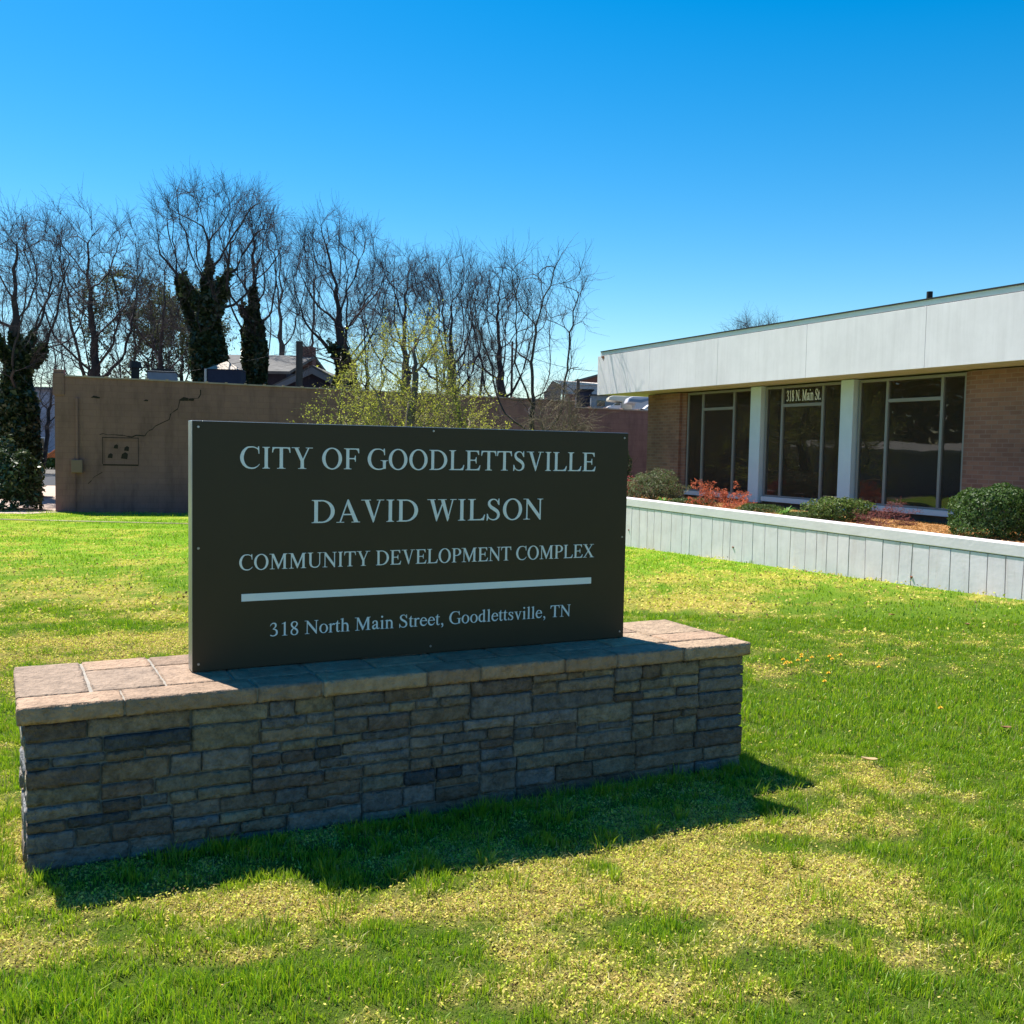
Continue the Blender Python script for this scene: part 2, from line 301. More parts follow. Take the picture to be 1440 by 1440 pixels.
for n, y0, y1, hb, wb in ((470000, 2.3, 6.5, .050, .0042), (310000, 6.2, 12, .046, .0068), (215000, 11.6, 33, .05, .014)):
    x, y = fan_points(n, y0, y1); d = dryness(x, y)
    clump = fbm2(x, y, 9, 4.4, 2)
    p = np.clip(.72-1.15*(d-.1)+.55*clump, .035, 1); k = (rng.random(n) < p) & lawn_ok(x, y); x, y, d, clump = x[k], y[k], d[k], clump[k]; n = len(x)
    tall = np.clip(.55+.9*clump-.45*d+.5*fbm2(x, y, 1.3, 8.8), .25, 1.7)
    h = hb*tall*(.5+rng.random(n)*1.0); wd = wb*(.6+.7*rng.random(n)); lean = np.abs(rng.normal(.3, .32, n)).clip(0, 1.3)
    az = rng.random(n)*2*math.pi
    specs.append((x, y, h, wd, lean, az, green_col(n, y, d)))
# taller tufts that stand out of the dry patches and along the plinth
tx, ty = fan_points(800, 2.7, 9); dd = dryness(tx, ty); kk = lawn_ok(tx, ty, .03) & (fbm2(tx, ty, 1.1, 6.) > -.25); tx, ty = tx[kk], ty[kk]
T2 = [G_(*q) for q in ((1175, 1310), (845, 1190), (940, 1300), (95, 1400), (1290, 1310), (1370, 1330), (600, 1400), (470, 1290), (590, 1260), (1060, 1120), (1085, 1160), (380, 1400), (700, 1380), (1030, 1400), (270, 1395), (1180, 1170), (20, 1150), (10, 1100))]
uu = rng.random(70)*PL; ff = PFL+uu[:, None]*E_+N_*(.03+.08*rng.random(70)[:, None]); s2 = PFL+(PL+.05)*E_-N_*(rng.random(25)[:, None]*PD)+E_*.06*rng.random(25)[:, None]; s3 = PFL-.06*E_-N_*(rng.random(20)[:, None]*PD)
tc_ = np.concatenate([np.stack([tx, ty], -1), np.array(T2), np.array(T2)+.06, ff, s2, s3])
X, Y, Hh, Wd, Ln, Az = [], [], [], [], [], []
for cx, cy in tc_:
    n = int(rng.integers(14, 46)); r = rng.uniform(.02, .07); a = rng.random(n)*2*math.pi; q = np.sqrt(rng.random(n))*r
    X.append(cx+np.cos(a)*q); Y.append(cy+np.sin(a)*q); Hh.append(rng.uniform(.05, .10)*(.5+.6*rng.random(n))); Wd.append(np.full(n, .0045)*(.7+.5*rng.random(n))); Ln.append(rng.uniform(.1, .75, n)); Az.append(a+rng.normal(0, .4, n))
X = np.concatenate(X); Y = np.concatenate(Y); specs.append((X, Y, np.concatenate(Hh), np.concatenate(Wd), np.concatenate(Ln), np.concatenate(Az), green_col(len(X), Y, np.zeros(len(X)))*.95))
x, y = fan_points(140000, 2.3, 7.5); d = dryness(x, y); k = (rng.random(len(x)) < np.clip((d-.0)*1.1, .02, 1)) & lawn_ok(x, y); x, y = x[k], y[k]; n = len(x); r1 = rng.random((n, 1))
specs.append((x, y, .022+.03*rng.random(n), .0032*(.6+.7*rng.random(n)), rng.uniform(.7, 1.5, n), rng.random(n)*6.28, np.array([.62, .52, .22])*(1-r1)+np.array([.45, .45, .08])*r1))
tag(blades('grass', specs, M_grass), 'short green lawn grass with taller bright tufts', 'grass', kind='stuff')
# dry leaflets
V = []; Cc = []; n0 = 0; Q = []
for n, y0, y1, sz in ((520000, 2.3, 6.5, .0060), (250000, 6.2, 11, .010), (140000, 10.6, 24, .020)):
    x, y = fan_points(n, y0, y1); d = dryness(x, y)+.25*fbm2(x, y, 20, 7, 2); k = (rng.random(n) < np.clip((d-.08)*1.9, .03, 1)) & lawn_ok(x, y); x, y = x[k], y[k]; n = len(x)
    z = gz(x, y)+bumpz(x, y)*np.clip((20-y)/6, 0, 1)+rng.random(n)**1.5*sz*3.4*(1+.8*fbm2(x, y, 12, 3, 2))
    nrm = rng.normal(size=(n, 3))*.75+np.array([0, 0, .8]); nrm /= np.linalg.norm(nrm, axis=1)[:, None]
    a = np.cross(nrm, rng.normal(size=(n, 3))); a /= np.linalg.norm(a, axis=1)[:, None]; b = np.cross(nrm, a); s = sz*(.5+.9*rng.random((n, 1))); c0 = np.stack([x, y, z], -1)
    P = np.stack([c0-a*s, c0+b*s*.62, c0+a*s, c0-b*s*.62], 1); V.append(P.reshape(-1, 3))
    r1 = rng.random((n, 1)); big = fbm2(x, y, 2.5, 2.2)[:, None]*.5+.5
    c = np.array([.78, .68, .15])*(1-r1)+np.array([.60, .43, .14])*r1; c = np.where(rng.random((n, 1)) < .38+.25*big, np.array([.54, .58, .06]), c); c = np.where(rng.random((n, 1)) < .06, np.array([.16, .09, .05]), c)
    Cc.append(np.repeat(c, 4, 0)); i = n0+np.arange(n)*4; Q.append(np.stack([i, i+1, i+2, i+3], -1)); n0 += 4*n
tag(mesh_np('ground_cover', np.concatenate(V), [np.concatenate(Q)], M_dry, col=np.concatenate(Cc)), 'dry straw-yellow clover and dead leaflets in bare lawn patches', 'ground cover', kind='stuff')
# driveway and road left of the brown building, and the narrow path across the lawn
def sheet(name, pts, m, dz=.004, n=24):
    V = []; a, b, c, d = [np.array(p, float) for p in pts]
    for i in range(n+1):
        for j in range(n+1):
            s, t = i/n, j/n; p = (a*(1-s)+b*s)*(1-t)+(d*(1-s)+c*s)*t; V.append((p[0], p[1], float(gz(p[0], p[1]))+dz))
    I = np.arange((n+1)**2).reshape(n+1, n+1); q = np.stack([I[:-1, :-1], I[1:, :-1], I[1:, 1:], I[:-1, 1:]], -1).reshape(-1, 4)
    return tag(mesh_np(name, V, [q], m), kind='structure')
M_drive = mat('pinkish_drive', (.52, .40, .33), .95, noise=.3, nscale=2)
M_path = mat('worn_path', (.27, .26, .12), .95, noise=.5, nscale=1.2)
sheet('driveway', [(-24, 30.6), (-14.9, 30.9), (-10.2, 51.5), (-34, 51.5)], M_drive)
sheet('road', [(-60, 51.8), (2, 51.8), (2, 68), (-60, 68)], M_asph, .012)
sheet('path', [(-16, 27.75), (-4, 27.0), (-4, 27.35), (-16, 28.2)], M_path, .012)

# ------------------------------------------------------------------ sign plinth
def stone_box(acc, lo, hi, col, res=.014, amp=.006, edge=.0034, seed=0, frame=None):
    lo = np.array(lo, float); hi = np.array(hi, float); sz = hi-lo
    nn = np.maximum(2, np.round(sz/res).astype(int)+1)+2
    key = {}; V = []; Fc = []
    for ax in range(3):
        a, b = [(1, 2), (2, 0), (0, 1)][ax]
        for side in (0, 1):
            ia, ib = np.meshgrid(np.arange(nn[a]), np.arange(nn[b]), indexing='ij'); g = np.zeros(ia.shape+(3,), int)
            g[..., a] = ia; g[..., b] = ib; g[..., ax] = (nn[ax]-1)*side
            k = (g[..., 0]*400+g[..., 1])*400+g[..., 2]; ids = np.empty(k.shape, int)
            for q in np.ndindex(k.shape):
                kk = k[q]
                if kk not in key: key[kk] = len(V); V.append(g[q])
                ids[q] = key[kk]
            f = np.stack([ids[:-1, :-1], ids[1:, :-1], ids[1:, 1:], ids[:-1, 1:]], -1).reshape(-1, 4)
            Fc.append(f if side else f[:, ::-1])
    g = np.array(V); tt = [np.concatenate([[0, e_/s_], np.linspace(e_/s_, 1-e_/s_, k_-2)[1:-1], [1-e_/s_, 1]]) for s_, k_ in zip(sz, nn) for e_ in (min(.0035, s_*.2),)]; t = np.stack([tt[k_][g[:, k_]] for k_ in range(3)], -1); P = lo+t*sz
    on = ((g == 0) | (g == nn-1)).sum(1)
    ctr = (lo+hi)/2; sgn = np.sign(t-.5)*((g == 0) | (g == nn-1))
    P = P-sgn*(edge*((on == 2)*1.0+(on == 3)*1.5)*(1+.7*vn3(P+seed, 40)))[:, None]*(on >= 2)[:, None]
    off = seed*3.17; q = P+off
    nz = np.stack([vn3(q+k*11.3, 9)*.5+vn3(q+k*5.1, 24)*.5+.35*vn3(q+k, 60) for k in range(3)], -1)
    P = P+nz*amp*np.array([.5, 1, .5] if frame is None else frame)
    return_v = P; n0 = acc['n']; acc['v'].append(return_v); acc['f'].append(np.concatenate(Fc)+n0); acc['c'].append(np.tile(np.array(col), (len(P), 1))); acc['n'] += len(P)
def acc_new(): return {'v': [], 'f': [], 'c': [], 'n': 0}
def acc_build(acc, name, m, parent): return mesh_np(name, np.concatenate(acc['v']), [np.concatenate(acc['f'])], m, parent=parent, col=np.concatenate(acc['c']), smooth=True)
PG = gz(PFL[0], PFL[1]); plinth = thing('stone_plinth', 'low stacked-stone plinth with flagstone cap carrying the dark sign board', 'plinth', (PFL[0], PFL[1], 0), YAW)
r_ = np.random.default_rng(21)
def split(u0, v0, u1, v1, out, lvl=0):
    w_, h_ = u1-u0, v1-v0
    if h_ > .30: c = v0+h_*r_.uniform(.36, .64); split(u0, v0, u1, c, out, lvl+1); split(u0, c, u1, v1, out, lvl+1); return
    if w_ > (.78 if h_ > .13 else .9): c = u0+w_*r_.uniform(.3, .7); split(u0, v0, c, v1, out, lvl+1); split(c, v0, u1, v1, out, lvl+1); return
    if h_ > .155 or (h_ > .105 and w_ > .22 and r_.random() < .66): c = v0+h_*r_.uniform(.36, .64); split(u0, v0, u1, c, out, lvl+1); split(u0, c, u1, v1, out, lvl+1); return
    if w_/h_ > 6. or (w_/h_ > 3. and w_ > .26 and r_.random() < .3): c = u0+w_*r_.uniform(.3, .7); split(u0, v0, c, v1, out, lvl+1); split(c, v0, u1, v1, out, lvl+1); return
    out.append((u0, v0, u1, v1))
PALS = [(.25, .20, .145), (.21, .185, .155), (.185, .145, .11), (.27, .245, .185), (.20, .195, .19), (.16, .125, .105), (.235, .22, .20), (.29, .25, .17), (.17, .175, .18)]
ZB, ZT = -.13, PTOP-.078
stones = []
for zlo, zhi, cuts in ((ZB, .185, [.028, .62, 1.50, 2.35, 3.1, PL-.028]), (.185, .41, [.028, .97, 1.75, 2.72, PL-.028]), (.41, ZT, [.028, .70, 1.36, 2.08, 2.95, PL-.028])):
    for a, b in zip(cuts[:-1], cuts[1:]):
        split(a, zlo, b, zhi, stones)
darks = [(.25, .16), (.35, .46), (2.02, .17), (1.3, .33), (.12, .04), (2.9, .45), (1.75, .12)]
acc = acc_new()
for k, (a, b, c, d) in enumerate(stones):
    col = np.array(PALS[r_.integers(len(PALS))])*r_.uniform(.58, 1.0)*np.array([1.05, .98, .97])
    col = col*.84+.16*np.array([.17, .15, .14])
    if (c-a)*(d-b) < .034 and any(a < p < c and b < q < d for p, q in darks): col = np.array([.065, .067, .075])
    g = .0045; pr = r_.uniform(-.004, .012)
    stone_box(acc, (a+g, .028-pr, b+g*.8), (c-g, .11, d-g*.8), col, seed=k*1.7, amp=.010)
# ends and back
for side in (0, 1):
    out = []; split(.03, ZB, PD-.03, ZT, out)
    for k, (a, b, c, d) in enumerate(out):
        col = np.array(PALS[r_.integers(len(PALS))])*r_.uniform(.8, 1.15); g = .006; pr = r_.uniform(-.012, .010)
        x0, x1 = ((.028-pr, .11) if side == 0 else (PL-.11, PL-.028+pr))
        stone_box(acc, (x0, max(a, .115) if a < .1 else a+g, b+g), (x1, c-g, d-g), col, seed=300+k*1.3+side*50, amp=.010, frame=(1, .5, .5), res=.02)
out = []; split(.03, ZB, PL-.03, ZT, out)
for k, (a, b, c, d) in enumerate(out):
    col = np.array(PALS[r_.integers(len(PALS))]); g = .006; stone_box(acc, (a+g, PD-.11, b+g), (c-g, PD-.028, d-g), col, seed=500+k, res=.035)
acc_build(acc, 'stone_facing', M_stone, plinth)
MB().box(.042, .042, -.16, PL-.042, PD-.042, ZT-.004).build('mortar_core', M_mortar, plinth)
acc = acc_new(); zc0, zc1 = PTOP-.074, PTOP
CP = [(.36, .24, .16), (.33, .225, .155), (.30, .215, .155), (.38, .27, .18), (.31, .21, .145)]
u = 0.0; k = 0
front = [0, .42, .99, 1.30, 1.83, 2.12, 2.62, 2.95, 3.40, PL]
for a, b in zip(front[:-1], front[1:]):
    stone_box(acc, (a+(.004 if a else 0), 0, zc0), (b-(.004 if b < PL else 0), .185+r_.uniform(-.01, .01), zc1), np.array(CP[k % 5])*r_.uniform(.85, 1.08), seed=700+k, amp=.008, res=.016, frame=(.6, 1, .28)); k += 1
back = [0, .30, .62, .93, 1.30, 1.62, 2.0, 2.33, 2.70, 3.05, 3.45, PL]
for a, b in zip(back[:-1], back[1:]):
    rows = [.20, .20+r_.uniform(.2, .45), PD] if r_.random() < .75 else [.20, PD]
    for c, d in zip(rows[:-1], rows[1:]):
        j = r_.uniform(-.02, .02)
        stone_box(acc, (a+(.006 if a else 0), c+.005, zc0), (b-(.006 if b < PL else 0), d-(.005 if d < PD else 0), zc1-.001*r_.random()), np.array(CP[r_.integers(5)])*r_.uniform(.85, 1.08), seed=720+k, amp=.006, res=.02, frame=(1, .8, .25)); k += 1
acc_build(acc, 'cap_stones', M_cap, plinth)
MB().box(.012, .012, zc0+.004, PL-.012, PD-.012, zc1-.007).build('cap_mortar', mat('cap_mortar', (.34, .31, .27), .95, noise=.25, nscale=14, bump=.5, bscale=80), plinth)

